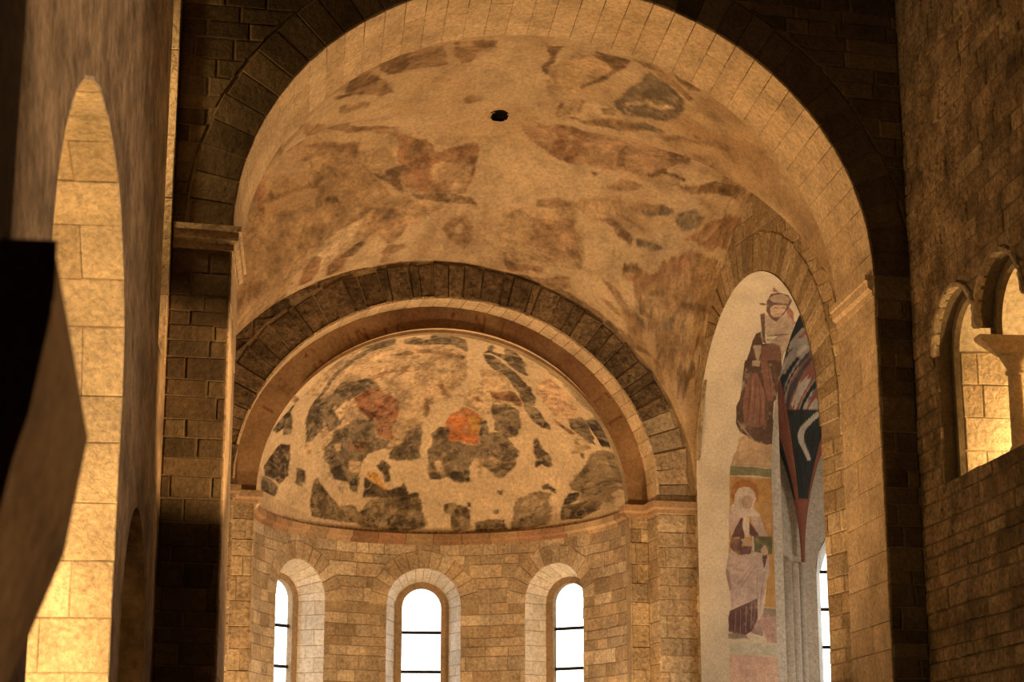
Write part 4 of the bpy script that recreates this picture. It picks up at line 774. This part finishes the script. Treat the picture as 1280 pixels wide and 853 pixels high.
# painted band with faded letters
nb, mb = 420, 26; Pb = []; Ub = []; Vb = []
for i in range(nb):
    t = O2.s_sp0+(O2.s_sp1-O2.s_sp0)*i/(nb-1); u, v, nu_, nv_ = O2.at(t)
    for j in range(mb):
        w = .015-.46*j/(mb-1); Pb.append(back2(u+nu_*w, v+nv_*w, .012)); Ub.append(t); Vb.append(j/(mb-1))
Ub, Vb = np.array(Ub), np.array(Vb)
C = np.array((.30, .19, .105))[None]*np.ones((len(Ub), 1)); C *= (.7+.6*fbm(Ub, Vb*.5, 2.5, 5))[:, None]
red = np.array((.16, .06, .035)); worn = fbm(Ub+4, Vb+9, 3.5, 4)
GL = {'I': [(.5, 0, .5, 1)], 'N': [(.1, 0, .1, 1), (.9, 0, .9, 1), (.1, 1, .9, 0)], 'P': [(.2, 0, .2, 1), (.2, 1, .8, .9), (.8, .9, .8, .55), (.8, .55, .2, .5)], 'A': [(.1, 0, .5, 1), (.5, 1, .9, 0), (.3, .4, .7, .4)], 'R': [(.2, 0, .2, 1), (.2, 1, .8, .85), (.8, .85, .2, .5), (.3, .5, .9, 0)], 'E': [(.2, 0, .2, 1), (.2, 1, .8, 1), (.2, .5, .7, .5), (.2, 0, .8, 0)], 'L': [(.2, 0, .2, 1), (.2, 0, .8, 0)]}
tmid = (O2.s_sp0+O2.s_sp1)/2; word = '  I E  N  IN PAR  A N L    P I E L  '
for i, ch in enumerate(word):
    for x0, y0, x1, y1 in GL.get(ch, []):
        c0 = tmid+(i-len(word)/2)*.17; ax, ay = c0+x0*.13, .16+.28*y0*1.6; bx, by = c0+x1*.13, .16+.28*y1*1.6
        px, py = Ub-ax, (Vb-ay)*.46; qx, qy = bx-ax, (by-ay)*.46; h = np.clip((px*qx+py*qy)/(qx*qx+qy*qy), 0, 1)
        d = np.hypot(px-qx*h, py-qy*h); m = (d < .017); k = np.clip((worn[m]-.38)*4, 0, .75)[:, None]; C[m] = C[m]*(1-k)+red*k
rb = np.clip((fbm(Ub+12, Vb*.3, 1.3, 3)-.42)*4, 0, .6)[:, None]; C = C*(1-rb)+np.array((.22, .105, .06))*rb
band = obj('inscription_band', Pb, grid_faces(nb, mb), 'paint', w2, True); set_paint(band, C); band['label'] = 'brown painted band with faded red letters'

# ------------------------------------------------------------------ apse: curved wall, cornice, half dome, windows
AC, AA, AB, AD = -.25, 2.50, 2.82, .55
def apse_pt(th, z, w=0):                                # w = towards the inside
    cx, sx = cos(th), sin(th); nx, ny = cx/AA, sx/AB; d = math.hypot(nx, ny)
    return back_map(AC+AA*cx-nx/d*w, z, -(AD+AB*sx-ny/d*w))
_th = np.linspace(pi*1.0, 0.0, 721); _pp = np.stack([AA*np.cos(_th), AB*np.sin(_th)], 1)
_al = np.concatenate([[0], np.cumsum(np.hypot(*np.diff(_pp, axis=0).T))]); ALEN = float(_al[-1])
def a2t(a): return float(np.interp(a, _al, _th))
def t2a(t): return float(np.interp(-t, -_th, _al))
def apse_map(a, v, w):
    if a < 0: p = apse_pt(pi, v, w); dx = a; return back_map(AC-AA+w, v, -(AD+a))
    if a > ALEN: return back_map(AC+AA-w, v, -(AD-(a-ALEN)))
    return apse_pt(a2t(a), v, w)
wins = [Arch(t2a(radians(t)), .54, 4.43, .53, 2.0) for t in (130.3, 83.6, 38)]
us = sorted(set([-.18+i*(ALEN+.36)/110 for i in range(111)]+[w.c+w.hw*x for w in wins for x in (-1, -.995, -.98, -.95, -.9, -.8, -.6, -.4, -.2, 0, .2, .4, .6, .8, .9, .95, .98, .995, 1)]))
Vs, Fs = [], []
def q4(a, b, za0, zb0, za1, zb1):
    k = len(Vs); Vs.extend([apse_map(a, za0, 0), apse_map(b, zb0, 0), apse_map(b, zb1, 0), apse_map(a, za1, 0)]); Fs.append((k, k+1, k+2, k+3))
for a, b in zip(us, us[1:]):
    mid = (a+b)/2; w = [w for w in wins if abs(mid-w.c) < w.hw]
    if not w: q4(a, b, 0, 0, 5.5, 5.5)
    else:
        w = w[0]; zt = lambda x: w.sp+w.ri*sqrt(max(0, 1-((x-w.c)/w.hw)**2))
        q4(a, b, 0, 0, w.bot, w.bot); q4(a, b, zt(a), zt(b), 5.5, 5.5)
wa = obj('wall_apse', Vs, Fs, 'mortar'); structure(wa, 'curved ashlar wall of the apse with three round headed windows', 'wall')
RGW = .26
for r in courses(-.15, ALEN+.15, 2.3, 5.36, .168, .36, .009, .45):
    p = clip(r, [(w, RGW+.005 if r[3] > w.sp else 0) for w in wins])
    if p: piece('stone_block', p, apse_map, wa, 'apse', .010, .007, .02, .003, .004)
for w in wins:
    w.table(); n_v = 13; step = (w.s_sp1-w.s_sp0)/n_v
    for i in range(n_v):
        a, b = w.s_sp0+i*step+.004, w.s_sp0+(i+1)*step-.004; q = []
        for t in (a, (a+b)/2, b): u, v, nu_, nv_ = w.at(t); q.append((u, v))
        for t in (b, a): u, v, nu_, nv_ = w.at(t); rr = RGW+rng.uniform(-.02, .05); q.append((u-nu_*rr, v-nv_*rr))
        piece('voussoir', q, apse_map, wa, 'apse', .012, .008, .02, .002, .003)
def build_window(w, name, label, turn=0, glass_hw=.285, dep=.40):
    root = empty(name); structure(root, label, 'window')
    th = a2t(w.c); c = Vector(apse_map(w.c, 0, 0)); n = (c-Vector(apse_map(w.c, 0, .1))).normalized(); t = Vector((0, 0, 1)).cross(n)*-1
    from mathutils import Matrix
    R_ = Matrix.Rotation(radians(turn), 3, 'Z'); n = R_ @ n; t = R_ @ t
    if (Vector(apse_map(w.c+.05, 0, 0))-c).dot(t) < 0: t = -t
    fm = lambda x, z, d: tuple(c+t*x+n*d+Vector((0, 0, z)))
    inn = Arch(0, .385, 4.43, .365, 2.0).table(); gl = Arch(0, glass_hw, 4.43, .285, 2.0).table()
    def splay(s_, q, wd):
        f = s_/w.total; u, v, nu_, nv_ = w.at(s_); A = Vector(apse_map(u, v, 0))
        # matching point of the inner loop
        if s_ < w.s_sp0: s2 = inn.s_sp0*s_/w.s_sp0
        elif s_ > w.s_sp1: s2 = inn.s_sp1+(inn.total-inn.s_sp1)*(s_-w.s_sp1)/(w.total-w.s_sp1)
        else: s2 = inn.s_sp0+(inn.s_sp1-inn.s_sp0)*(s_-w.s_sp0)/(w.s_sp1-w.s_sp0)
        x, z, mx, mz = inn.at(s2); B = Vector(fm(x, z, dep)); P = A.lerp(B, q)
        return tuple(P+(t*mx+Vector((0, 0, mz)))*wd)
    ss = np.linspace(0, w.total, 90); V = [splay(float(s_), q, -.012) for q in (0, 1) for s_ in ss]
    obj('splay_backing', V, quads_strip(ss, None), 'mortar', root)
    runs = []
    for k, (a, b) in enumerate(courses_on_path(.2, w.s_sp0, .2)): runs.append((a, b, k))
    for k, (a, b) in enumerate(courses_on_path(w.s_sp1, w.total-.2, .2)): runs.append((a, b, k))
    for a, b, k in runs:
        c1 = .35+.3*(k % 2)
        for q0, q1 in ((0, c1), (c1, 1)): piece('splay_stone', [(a+.003, q0+.004), (b-.003, q0+.004), (b-.003, q1-.004), (a+.003, q1-.004)], splay, root, 'pale', .0, .004, .012, .0015, .001)
    for a, b in courses_on_path(w.s_sp0, w.s_sp1, .14): piece('splay_stone', [(a+.003, 0), (b-.003, 0), (b-.003, 1), ((a+b)/2, 1), (a+.003, 1)], splay, root, 'pale', .0, .004, .012, .0015, .001)
    # brown inner surround
    V = []; ss = np.linspace(0, 1, 70)
    for A_, d in ((inn, dep-.015), (inn, dep-.03), (gl, dep-.03), (gl, dep+.07)):
        for f in ss:
            def par(A_, f):
                if f < .3: return f/.3*A_.s_sp0
                if f > .7: return A_.s_sp1+(f-.7)/.3*(A_.total-A_.s_sp1)
                return A_.s_sp0+(f-.3)/.4*(A_.s_sp1-A_.s_sp0)
            x, z, mx, mz = A_.at(par(A_, float(f))); k = .02 if A_ is inn else 0
            V.append(fm(x-mx*k, z-mz*k, d))
    F = []
    for r_ in range(3): F += [(i+off, i+off+1, i+off+71, i+off+70) for off in (r_*70,) for i in range(69)]
    obj('surround', V, F, 'brown', root, False)
    # panes between the iron bars
    bars = [4.08-.565*k for k in range(4)]; zs = [4.43+.285]+bars+[2.0]
    for k in range(len(zs)-1):
        z1, z0 = zs[k], zs[k+1]; poly = []
        if k == 0:
            poly = [(-.295, z0), (.295, z0)]+[(.295*cos(a*pi/16), 4.43+.295*sin(a*pi/16)) for a in range(17)]
        else: poly = [(-.295, z0), (.295, z0), (.295, z1), (-.295, z1)]
        m_ = len(poly); V = [fm(x, z, dep+.06) for x, z in poly]+[fm(x, z, dep+.066) for x, z in poly]
        obj('pane', V, [tuple(range(m_)), tuple(reversed(range(m_, 2*m_)))]+[(i, (i+1) % m_, (i+1) % m_+m_, i+m_) for i in range(m_)], 'glass', root)
    for z in bars:
        V = [fm(x, z+dz, dep+dd) for x in (-.30, .30) for dz in (-.022, .022) for dd in (.03, .055)]
        obj('bar', V, [(0, 1, 3, 2), (4, 6, 7, 5), (0, 4, 5, 1), (2, 3, 7, 6), (0, 2, 6, 4), (1, 5, 7, 3)], 'iron', root)
    return root
build_window(wins[0], 'window_1', 'round headed apse window seen edge on, nearest the left pilaster', -5)
build_window(wins[1], 'window_2', 'middle round headed apse window facing the nave')
build_window(wins[2], 'window_3', 'round headed apse window nearest the right pilaster', 9)

# cornice: one stone after another round the apse, and along the pilasters
tr = empty('trim_3'); structure(tr, 'red brown stone cornice below the painted half dome', 'cornice')
cp = [(-.02, 5.30), (.035, 5.30), (.04, 5.345), (.095, 5.37), (.10, 5.45), (-.02, 5.475)]
for a, b in courses_on_path(-.14, ALEN+.14, .43):
    V = []; m_ = 5
    for i in range(m_):
        aa = a+.004+(b-a-.008)*i/(m_-1)
        for o_, z in cp: V.append(apse_map(aa, z+rng.uniform(-.001, .001), o_))
    k = len(cp); F = [(i*k+j, i*k+(j+1) % k, (i+1)*k+(j+1) % k, (i+1)*k+j) for i in range(m_-1) for j in range(k)]+[tuple(range(k)), tuple(reversed(range((m_-1)*k, m_*k)))]
    obj('cornice_stone', V, F, 'brick', tr)
def cor(pts, nm, label):
    path = [back_map(u, 0, -d)[:2] for u, d in pts]
    t = sweep(nm, path, [(o_, z+.06) for o_, z in cp], 'brick'); structure(t, label, 'cornice')
cor([(O2.c+O2.hw, .56), (O2.c+O2.hw, D1), (O1.c+O1.hw, D1), (O1.c+O1.hw, 0), (3.05, 0)][::-1], 'trim_4', 'red brown cornice block capping the right apse pilasters')
cor([(O2.c-O2.hw, .56), (O2.c-O2.hw, D1), (O1.c-O1.hw, D1), (O1.c-O1.hw, 0), (-3.8, 0)], 'trim_5', 'red brown cornice block capping the left apse pilasters')

# painted half dome
CZ, CR = 5.47, 2.31
nq, nw = 360, 230
qq = np.sin(np.linspace(-pi/2, pi/2, nq)); ww = np.linspace(0, pi/2*1.06, nw)
Q, W = [a.ravel() for a in np.meshgrid(qq, ww, indexing='ij')]
rad = np.sqrt(np.clip(1-Q*Q, 0, 1)); lx, ly, lz = AC+AA*Q, AD+AB*rad*np.cos(W), CZ+CR*rad*np.sin(W)
Px = 2+lx*cos(A7)-ly*sin(A7); Py = 24+lx*sin(A7)+ly*cos(A7)
base = np.array((.70, .56, .39))[None]*np.ones((len(Q), 1)); base *= (1-.18*np.clip((fbm(lx, W*2.4, 2.5, 5)-.45)*3, 0, 1))[:, None]
C = paint_layers(Q, W/(pi/2), 2.4, 3.8, base, CONCH_PAINT, .06, .36, 1.05, (lx, rad*W*2.6), .008)
# fine strokes within the dark painted patches
lum = C.mean(1); dk = lum < .19; stv = fbm(lx*1.0+3, rad*W*2.6, 9, 4); C[dk] *= (.2+1.6*stv[dk])[:, None]
fi = fbm(lx*1.3+13, rad*W*3.2, 17, 4); rg = np.abs(fbm(lx+23, rad*W*2.6+8, 6, 4)-.5)
C *= (1+(fi-.5)*np.where(dk, 1.1, .3))[:, None]; C[dk & (rg < .022)] *= .55
tanp = (lum >= .30) & (lum < .46); C[tanp & (rg < .022)] *= .62; C[tanp] *= (.8+.4*fi[tanp])[:, None]
sw = np.abs(fbm(lx+11, rad*W*2.6+4, 4, 3)-.5) < .022; C[dk & sw] = C[dk & sw]*.6+np.array((.45, .36, .24))*.4
conch = obj('ceiling_apse', np.stack([Px, Py, lz], 1), [f for f in grid_faces(nq, nw)], 'paint', None, True); set_paint(conch, C)
structure(conch, 'painted half dome of the apse with patchy dark and orange frescoes', 'half dome')

# ------------------------------------------------------------------ nave left wall
def left_map(u, v, w): return (LX+w, u, v)
LA1 = Arch(11.80, 1.99, 4.5, 1.55, 2.05).table(); LA2 = Arch(15.42, .98, 2.95, 1.0, .3).table(); LA3 = Arch(16.98, .42, 10.2, .42, 5.6).table()
TL = .85
wl = plate('wall_left', [(1.5, 0), (17.56, 0), (17.56, TOPZ), (1.5, TOPZ)], [LA1.loop(48), LA2.loop(40), LA3.loop(24)], left_map, 0, -TL, 'wall')
structure(wl, 'brown plastered nave wall with a tall arched opening', 'wall')
def reveal_map(A): return lambda s_, d, w: (lambda q: left_map(q[0]+q[2]*w, q[1]+q[3]*w, -d))(A.at(s_))
for A_, lo, hi, h in ((LA1, LA1.s_sp0, LA1.total, .42), (LA3, LA3.s_sp1, LA3.total, .8)):
    for k, (a, b) in enumerate(courses_on_path(lo, hi, h)):
        c1 = .3+.2*(k % 2)
        for d1, d2 in ((.0, c1), (c1, TL)): piece('jamb_stone', [(a+.003, d1), (b-.003, d1), (b-.003, d2-.002), (a+.003, d2-.002)], reveal_map(A_), wl, 'soffit', .012, .008, .02, .003)
structure(box('wall_aisle_left', -4.2, -4.0, 1.5, 19, 0, TOPZ, 'plaster'), 'outer wall of the left aisle beyond the arches', 'wall')
structure(box('wall_aisle_end', -4.2, LX-TL, 18.3, 18.6, 0, TOPZ, 'soffit'), 'end wall of the left aisle', 'wall')
structure(box('ceiling_aisle', -4.2, LX-.3, 1.5, 18.6, TOPZ-.1, TOPZ+.2, 'timber'), 'timber ceiling over the left aisle', 'ceiling')
structure(box('wall_aisle_rear', -4.2, LX, -5.8, 1.6, 0, TOPZ, 'wall'), 'plain wall closing the left aisle at the west end', 'wall')
structure(box('floor_gallery', -4.2, LX-TL, 1.5, 18.4, 1.9, 2.05, 'floor'), 'floor of the raised passage behind the left arch', 'floor')

# ------------------------------------------------------------------ nave right wall with the twin opening
def right_map(u, v, w): return (RX-w, u, v)
B1 = Arch(17.27, .60, 5.98, .54, 4.69).table(); B2 = Arch(16.07, .60, 5.98, .54, 4.69).table()
arcp = lambda B, n, e=0: [(B.c+(B.hw-e)*cos(pi*i/n), B.sp+(B.ri-e)*sin(pi*i/n)) for i in range(n+1)]
TR = .15
wrt = plate('wall_right', [(1.5, 0), (18.62, 0), (18.62, TOPZ), (1.5, TOPZ)], [[(15.47, 4.69), (17.87, 4.69)]+arcp(B1, 24)+arcp(B2, 24)[1:]], right_map, 0, -TR, 'dark_mortar')
structure(wrt, 'rough stone nave wall with a twin arched gallery opening', 'wall')
wri = plate('wall_right_inner', [(1.5, 0), (18.62, 0), (18.62, TOPZ), (1.5, TOPZ)], [[(15.55, 4.69), (17.79, 4.69)]+arcp(B1, 24, .08)+[(16.75, 5.902), (16.59, 5.902)]+arcp(B2, 24, .08)], right_map, -TR-.002, -.21, 'nave')
structure(wri, 'inner dark stone order framing the twin gallery opening', 'wall')
MB = .06
lowhole = Arch(16.67, 1.20, 5.98, .001, 4.69)
stones = []
for r in courses(13.9, 18.56, 2.6, 10.9, .175, .40, .011, .6):
    if r[1] < 14.6 and r[3] > 9.5: continue
    p = clip(r, [(lowhole, .0), (B1, MB if r[3] > 6. else 0), (B2, MB if r[3] > 6. else 0)])
    if p: stones.append(p)
stones.sort(key=lambda p: min(q[0] for q in p))
rest_v, rest_f = [], []
for k, p in enumerate(stones):
    o = piece('stone_block', p, right_map, wrt, 'rubble', .014, .014, .03, .008, .010)
    if k >= 300:
        off = len(rest_v); rest_v += [tuple(v.co) for v in o.data.vertices]; rest_f += [tuple(off+i for i in f.vertices) for f in o.data.polygons]; bpy.data.objects.remove(o)
if rest_v: o = obj('far_stone_blocks', rest_v, rest_f, 'rubble_far', wrt); o['kind'] = 'stuff'; o['label'] = 'rough coursed stones of the wall beside the great arch'
# moulded archivolts: outer roll, inner band
for B in (B1, B2):
    B.table()
    for r0, r1, pr, mt in ((.0, .055, .045, 'ashlar'),):
        lo, hi = B.s_sp0-.0, B.s_sp1+.0
        for a, b in courses_on_path(lo, hi, .24):
            q = []
            for t in (a+.003, (a+b)/2, b-.003): u, v, x, y = B.at(t); q.append((u-x*r0, v-y*r0))
            for t in (b-.003, (a+b)/2, a+.003): u, v, x, y = B.at(t); q.append((u-x*r1, v-y*r1))
            piece('archivolt_stone', q, right_map, wrt, mt, pr, .02, .03, .001, .001)
# colonnette in the middle of the twin opening
cl = empty('colonnette'); tag(cl, 'slender stone column with bracket capital between the twin gallery arches', 'column')
cx, cy = RX+.33, 16.67
lathe('shaft', [(.068, 4.86), (.066, 5.4), (.062, 5.55)], cx, cy, 'capital', cl)
lathe('base', [(.0, 4.69), (.115, 4.69), (.118, 4.74), (.10, 4.77), (.085, 4.79), (.09, 4.82), (.07, 4.86)], cx, cy, 'capital', cl)
lathe('capital', [(.062, 5.53), (.085, 5.54), (.085, 5.565), (.065, 5.58), (.085, 5.62), (.13, 5.70), (.13, 5.72), (0, 5.72)], cx, cy, 'capital', cl)
V = []
for z, x0, x1, hw in ((5.72, cx-.13, cx+.13, .085), (5.86, RX-.01, RX+.62, .08), (5.90, RX-.015, RX+.64, .085)):
    for x, y in ((x0, -hw), (x1, -hw), (x1, hw), (x0, hw)): V.append((x, cy+y, z))
obj('impost_bracket', V, [(3, 2, 1, 0), (8, 9, 10, 11)]+[(k*4+i, k*4+(i+1) % 4, k*4+4+(i+1) % 4, k*4+4+i) for k in (0, 1) for i in range(4)], 'capital', cl)
# lit niche of the gallery behind
GX = RX+.212
wg = box('wall_gallery', GX, 8.4, 17.80, 18.2, 3.5, 9, 'mortar'); structure(wg, 'lit golden stone wall seen through the twin gallery arches', 'wall')
gmap = lambda u, v, w: (u, 17.80-w, v)
for r in courses(GX+.005, 8.3, 4.69, 6.02, .30, .42, .008):
    piece('stone_block', clip(r, []), gmap, wg, 'soffit', .012, .008, .01, .006, .006)
V = []; n_ = 24
for x in (GX+.002, 8.4):
    for i in range(n_+1): a = pi*i/n_; V.append((x, 16.6+1.2*cos(a), 6.02+.95*sin(a)))
gv = obj('ceiling_gallery', V, quads_strip(range(n_+1), None), 'plaster', None, True); structure(gv, 'smooth plaster barrel vault above the twin gallery opening', 'vault')
structure(box('wall_gallery_near', GX, 8.4, 15.1, 15.38, 3.5, 9, 'plaster'), 'near wall of the lit gallery niche', 'wall')
structure(box('floor_gallery_right', GX, 9.8, 15.3, 18, 4.4, 4.66, 'floor'), 'floor of the right gallery', 'floor')
structure(box('wall_gallery_outer', 8.4, 8.6, 15.1, 18.2, 3.5, 9, 'plaster'), 'outer wall of the right gallery', 'wall')
structure(box('wall_rear_right', RX, 10, -5.8, 1.6, 0, TOPZ, 'wall'), 'plain wall closing the right gallery at the west end', 'wall')

# ------------------------------------------------------------------ side chapel beyond the right arch
CY = 26.6
chw = Arch(7.93, .56, 4.9, .56, 2.0).table(); cho = Arch(7.93, .74, 4.9, .78, 2.0).table()
ch_map = lambda u, v, w: (u, CY-w, v)
wc = plate('wall_chapel', [(5.4, 1.3), (10.5, 1.3), (10.5, 11), (5.4, 11)], [cho.loop(40)], ch_map, 0, -.05, 'pale'); structure(wc, 'pale end wall of the side chapel around its tall window', 'wall')
wn = empty('window_4'); structure(wn, 'tall daylit window of the side chapel half hidden by the arch', 'window')
def ch_splay(s_, q, w):
    u0, v0, a0, b0 = cho.at(s_*cho.total); u1, v1, a1, b1 = chw.at(s_*chw.total); return ch_map(u0+(u1-u0)*q+a1*w, v0+(v1-v0)*q+b1*w, -.45*q)
ss = np.linspace(0, 1, 80); obj('splay_backing', [ch_splay(float(s_), q, -.01) for q in (0, 1) for s_ in ss], quads_strip(ss, None), 'mortar', wn)
for a, b in courses_on_path(.02, .98, .045): piece('splay_stone', [(a+.0006, .0), (b-.0006, 0), (b-.0006, 1), (a+.0006, 1)], ch_splay, wn, 'pale', .0, .004, .008, 0, .001)
bz = [4.95-.545*k for k in range(5)]; zz = [5.46]+bz+[2.0]
for k in range(len(zz)-1):
    poly = [(7.35, zz[k+1]), (8.51, zz[k+1]), (8.51, zz[k]), (7.35, zz[k])]
    obj('pane', [ch_map(x, z, -.46) for x, z in poly]+[ch_map(x, z, -.466) for x, z in poly], [(0, 1, 2, 3), (7, 6, 5, 4), (0, 4, 5, 1), (1, 5, 6, 2), (2, 6, 7, 3), (3, 7, 4, 0)], 'glass', wn)
for z in bz: box('bar', 7.35, 8.51, CY+.42, CY+.45, z-.024, z+.024, 'iron', wn)
obj('surround', [ch_map(x, z, -.455) for x, z in chw.loop(40)]+[ch_map(x, z, -.455) for x, z in Arch(7.93, .75, 4.9, .75, 2.0).loop(40)], quads_strip(range(len(chw.loop(40))), None), 'pale', wn)
# clustered shaft in the corner
sh = empty('clustered_shaft'); tag(sh, 'grey clustered wall shaft in the side chapel beside its window', 'shaft')
for x, y, r_ in ((6.80, 26.35, .075), (6.62, 26.15, .10), (6.95, 26.50, .05), (6.48, 25.95, .06)):
    lathe('shaft', [(r_, 1.3), (r_, 4.98), (0, 5.0)], x, y, 'pale', sh, 16)
# painted fan of the chapel vault rising from the shaft
na, nz_ = 200, 160; al = np.linspace(-1.3, pi/2+.3, na); tz = np.linspace(0, 1, nz_)
A_, T_ = [a.ravel() for a in np.meshgrid(al, tz, indexing='ij')]
Rv = .03+2.9*(1-np.cos(T_*pi/2)); Zc = 5.0+3.6*np.sin(T_*pi/2)
Xc = 6.95+Rv*np.sin(A_); Yc = 26.38-Rv*np.cos(A_); Yc = np.minimum(Yc, CY-.01)
x_, y_ = A_*1.2, T_*3
C = np.array((.045, .055, .06))[None]*np.ones((len(A_), 1))
dg = y_*1.25-x_*.9; f1 = fbm(dg*2.6, (x_+y_)*.35, 1.7, 3); f2 = fbm(dg*3+8, (x_+y_)*.4+3, 2.2, 3); mid = (T_ > .40) & (T_ < .66)
C[mid & (f1 > .42)] = (.40, .37, .35); C[mid & (f1 > .54)] = (.36, .15, .13); C[mid & (f2 > .60)] = (.60, .56, .50); C[mid & (f2 < .36)] = (.10, .10, .11)
up = T_ >= .66; C[up & (f1 > .62)] = (.22, .19, .17); C[up & (T_ > .78)] = (.28, .14, .13)
sc = np.abs(A_-.12-.30*np.sin(T_*34)) < .11; C[sc & (T_ > .26) & (T_ < .39)] = (.62, .60, .55)
rib = ((np.abs(A_+.75) < .22) & (T_ < .5)) | ((np.abs(A_-.95+.2*T_) < .20) & (T_ < .55)) | (T_ < .16)
C[rib] = np.array((.33, .135, .095)); brn = (A_ > 1.15-.2*T_) & (T_ < .55); C[brn] = (.36, .29, .21); C[brn & (f2 > .55)] = (.17, .09, .07)
C *= (.7+.6*fbm(x_+2, y_+2, 9, 3))[:, None]
fan = obj('ceiling_chapel', np.stack([Xc, Yc, Zc], 1), grid_faces(na, nz_), 'fresco', None, True); set_paint(fan, C)
structure(fan, 'dark painted chapel vault with red ribs and swirling pale figures', 'vault')
structure(box('wall_chapel_outer', 10.2, 10.5, 19, 27, 1.3, 11, 'plaster'), 'outer wall of the side chapel', 'wall')
structure(box('wall_chapel_near', 6.9, 10.5, 19.4, 19.6, 1.3, 11, 'plaster'), 'near wall of the side chapel', 'wall')
structure(box('wall_chapel_inner', 5.95, 6.3, 24.95, 27, 1.3, 11, 'pale'), 'inner return wall of the side chapel', 'wall')
structure(box('ceiling_chapel_roof', 5.9, 10.5, 19, 27.2, 9.2, 9.4, 'plaster'), 'roof of the side chapel', 'roof')

# ------------------------------------------------------------------ dark foreground capital and pier on the left
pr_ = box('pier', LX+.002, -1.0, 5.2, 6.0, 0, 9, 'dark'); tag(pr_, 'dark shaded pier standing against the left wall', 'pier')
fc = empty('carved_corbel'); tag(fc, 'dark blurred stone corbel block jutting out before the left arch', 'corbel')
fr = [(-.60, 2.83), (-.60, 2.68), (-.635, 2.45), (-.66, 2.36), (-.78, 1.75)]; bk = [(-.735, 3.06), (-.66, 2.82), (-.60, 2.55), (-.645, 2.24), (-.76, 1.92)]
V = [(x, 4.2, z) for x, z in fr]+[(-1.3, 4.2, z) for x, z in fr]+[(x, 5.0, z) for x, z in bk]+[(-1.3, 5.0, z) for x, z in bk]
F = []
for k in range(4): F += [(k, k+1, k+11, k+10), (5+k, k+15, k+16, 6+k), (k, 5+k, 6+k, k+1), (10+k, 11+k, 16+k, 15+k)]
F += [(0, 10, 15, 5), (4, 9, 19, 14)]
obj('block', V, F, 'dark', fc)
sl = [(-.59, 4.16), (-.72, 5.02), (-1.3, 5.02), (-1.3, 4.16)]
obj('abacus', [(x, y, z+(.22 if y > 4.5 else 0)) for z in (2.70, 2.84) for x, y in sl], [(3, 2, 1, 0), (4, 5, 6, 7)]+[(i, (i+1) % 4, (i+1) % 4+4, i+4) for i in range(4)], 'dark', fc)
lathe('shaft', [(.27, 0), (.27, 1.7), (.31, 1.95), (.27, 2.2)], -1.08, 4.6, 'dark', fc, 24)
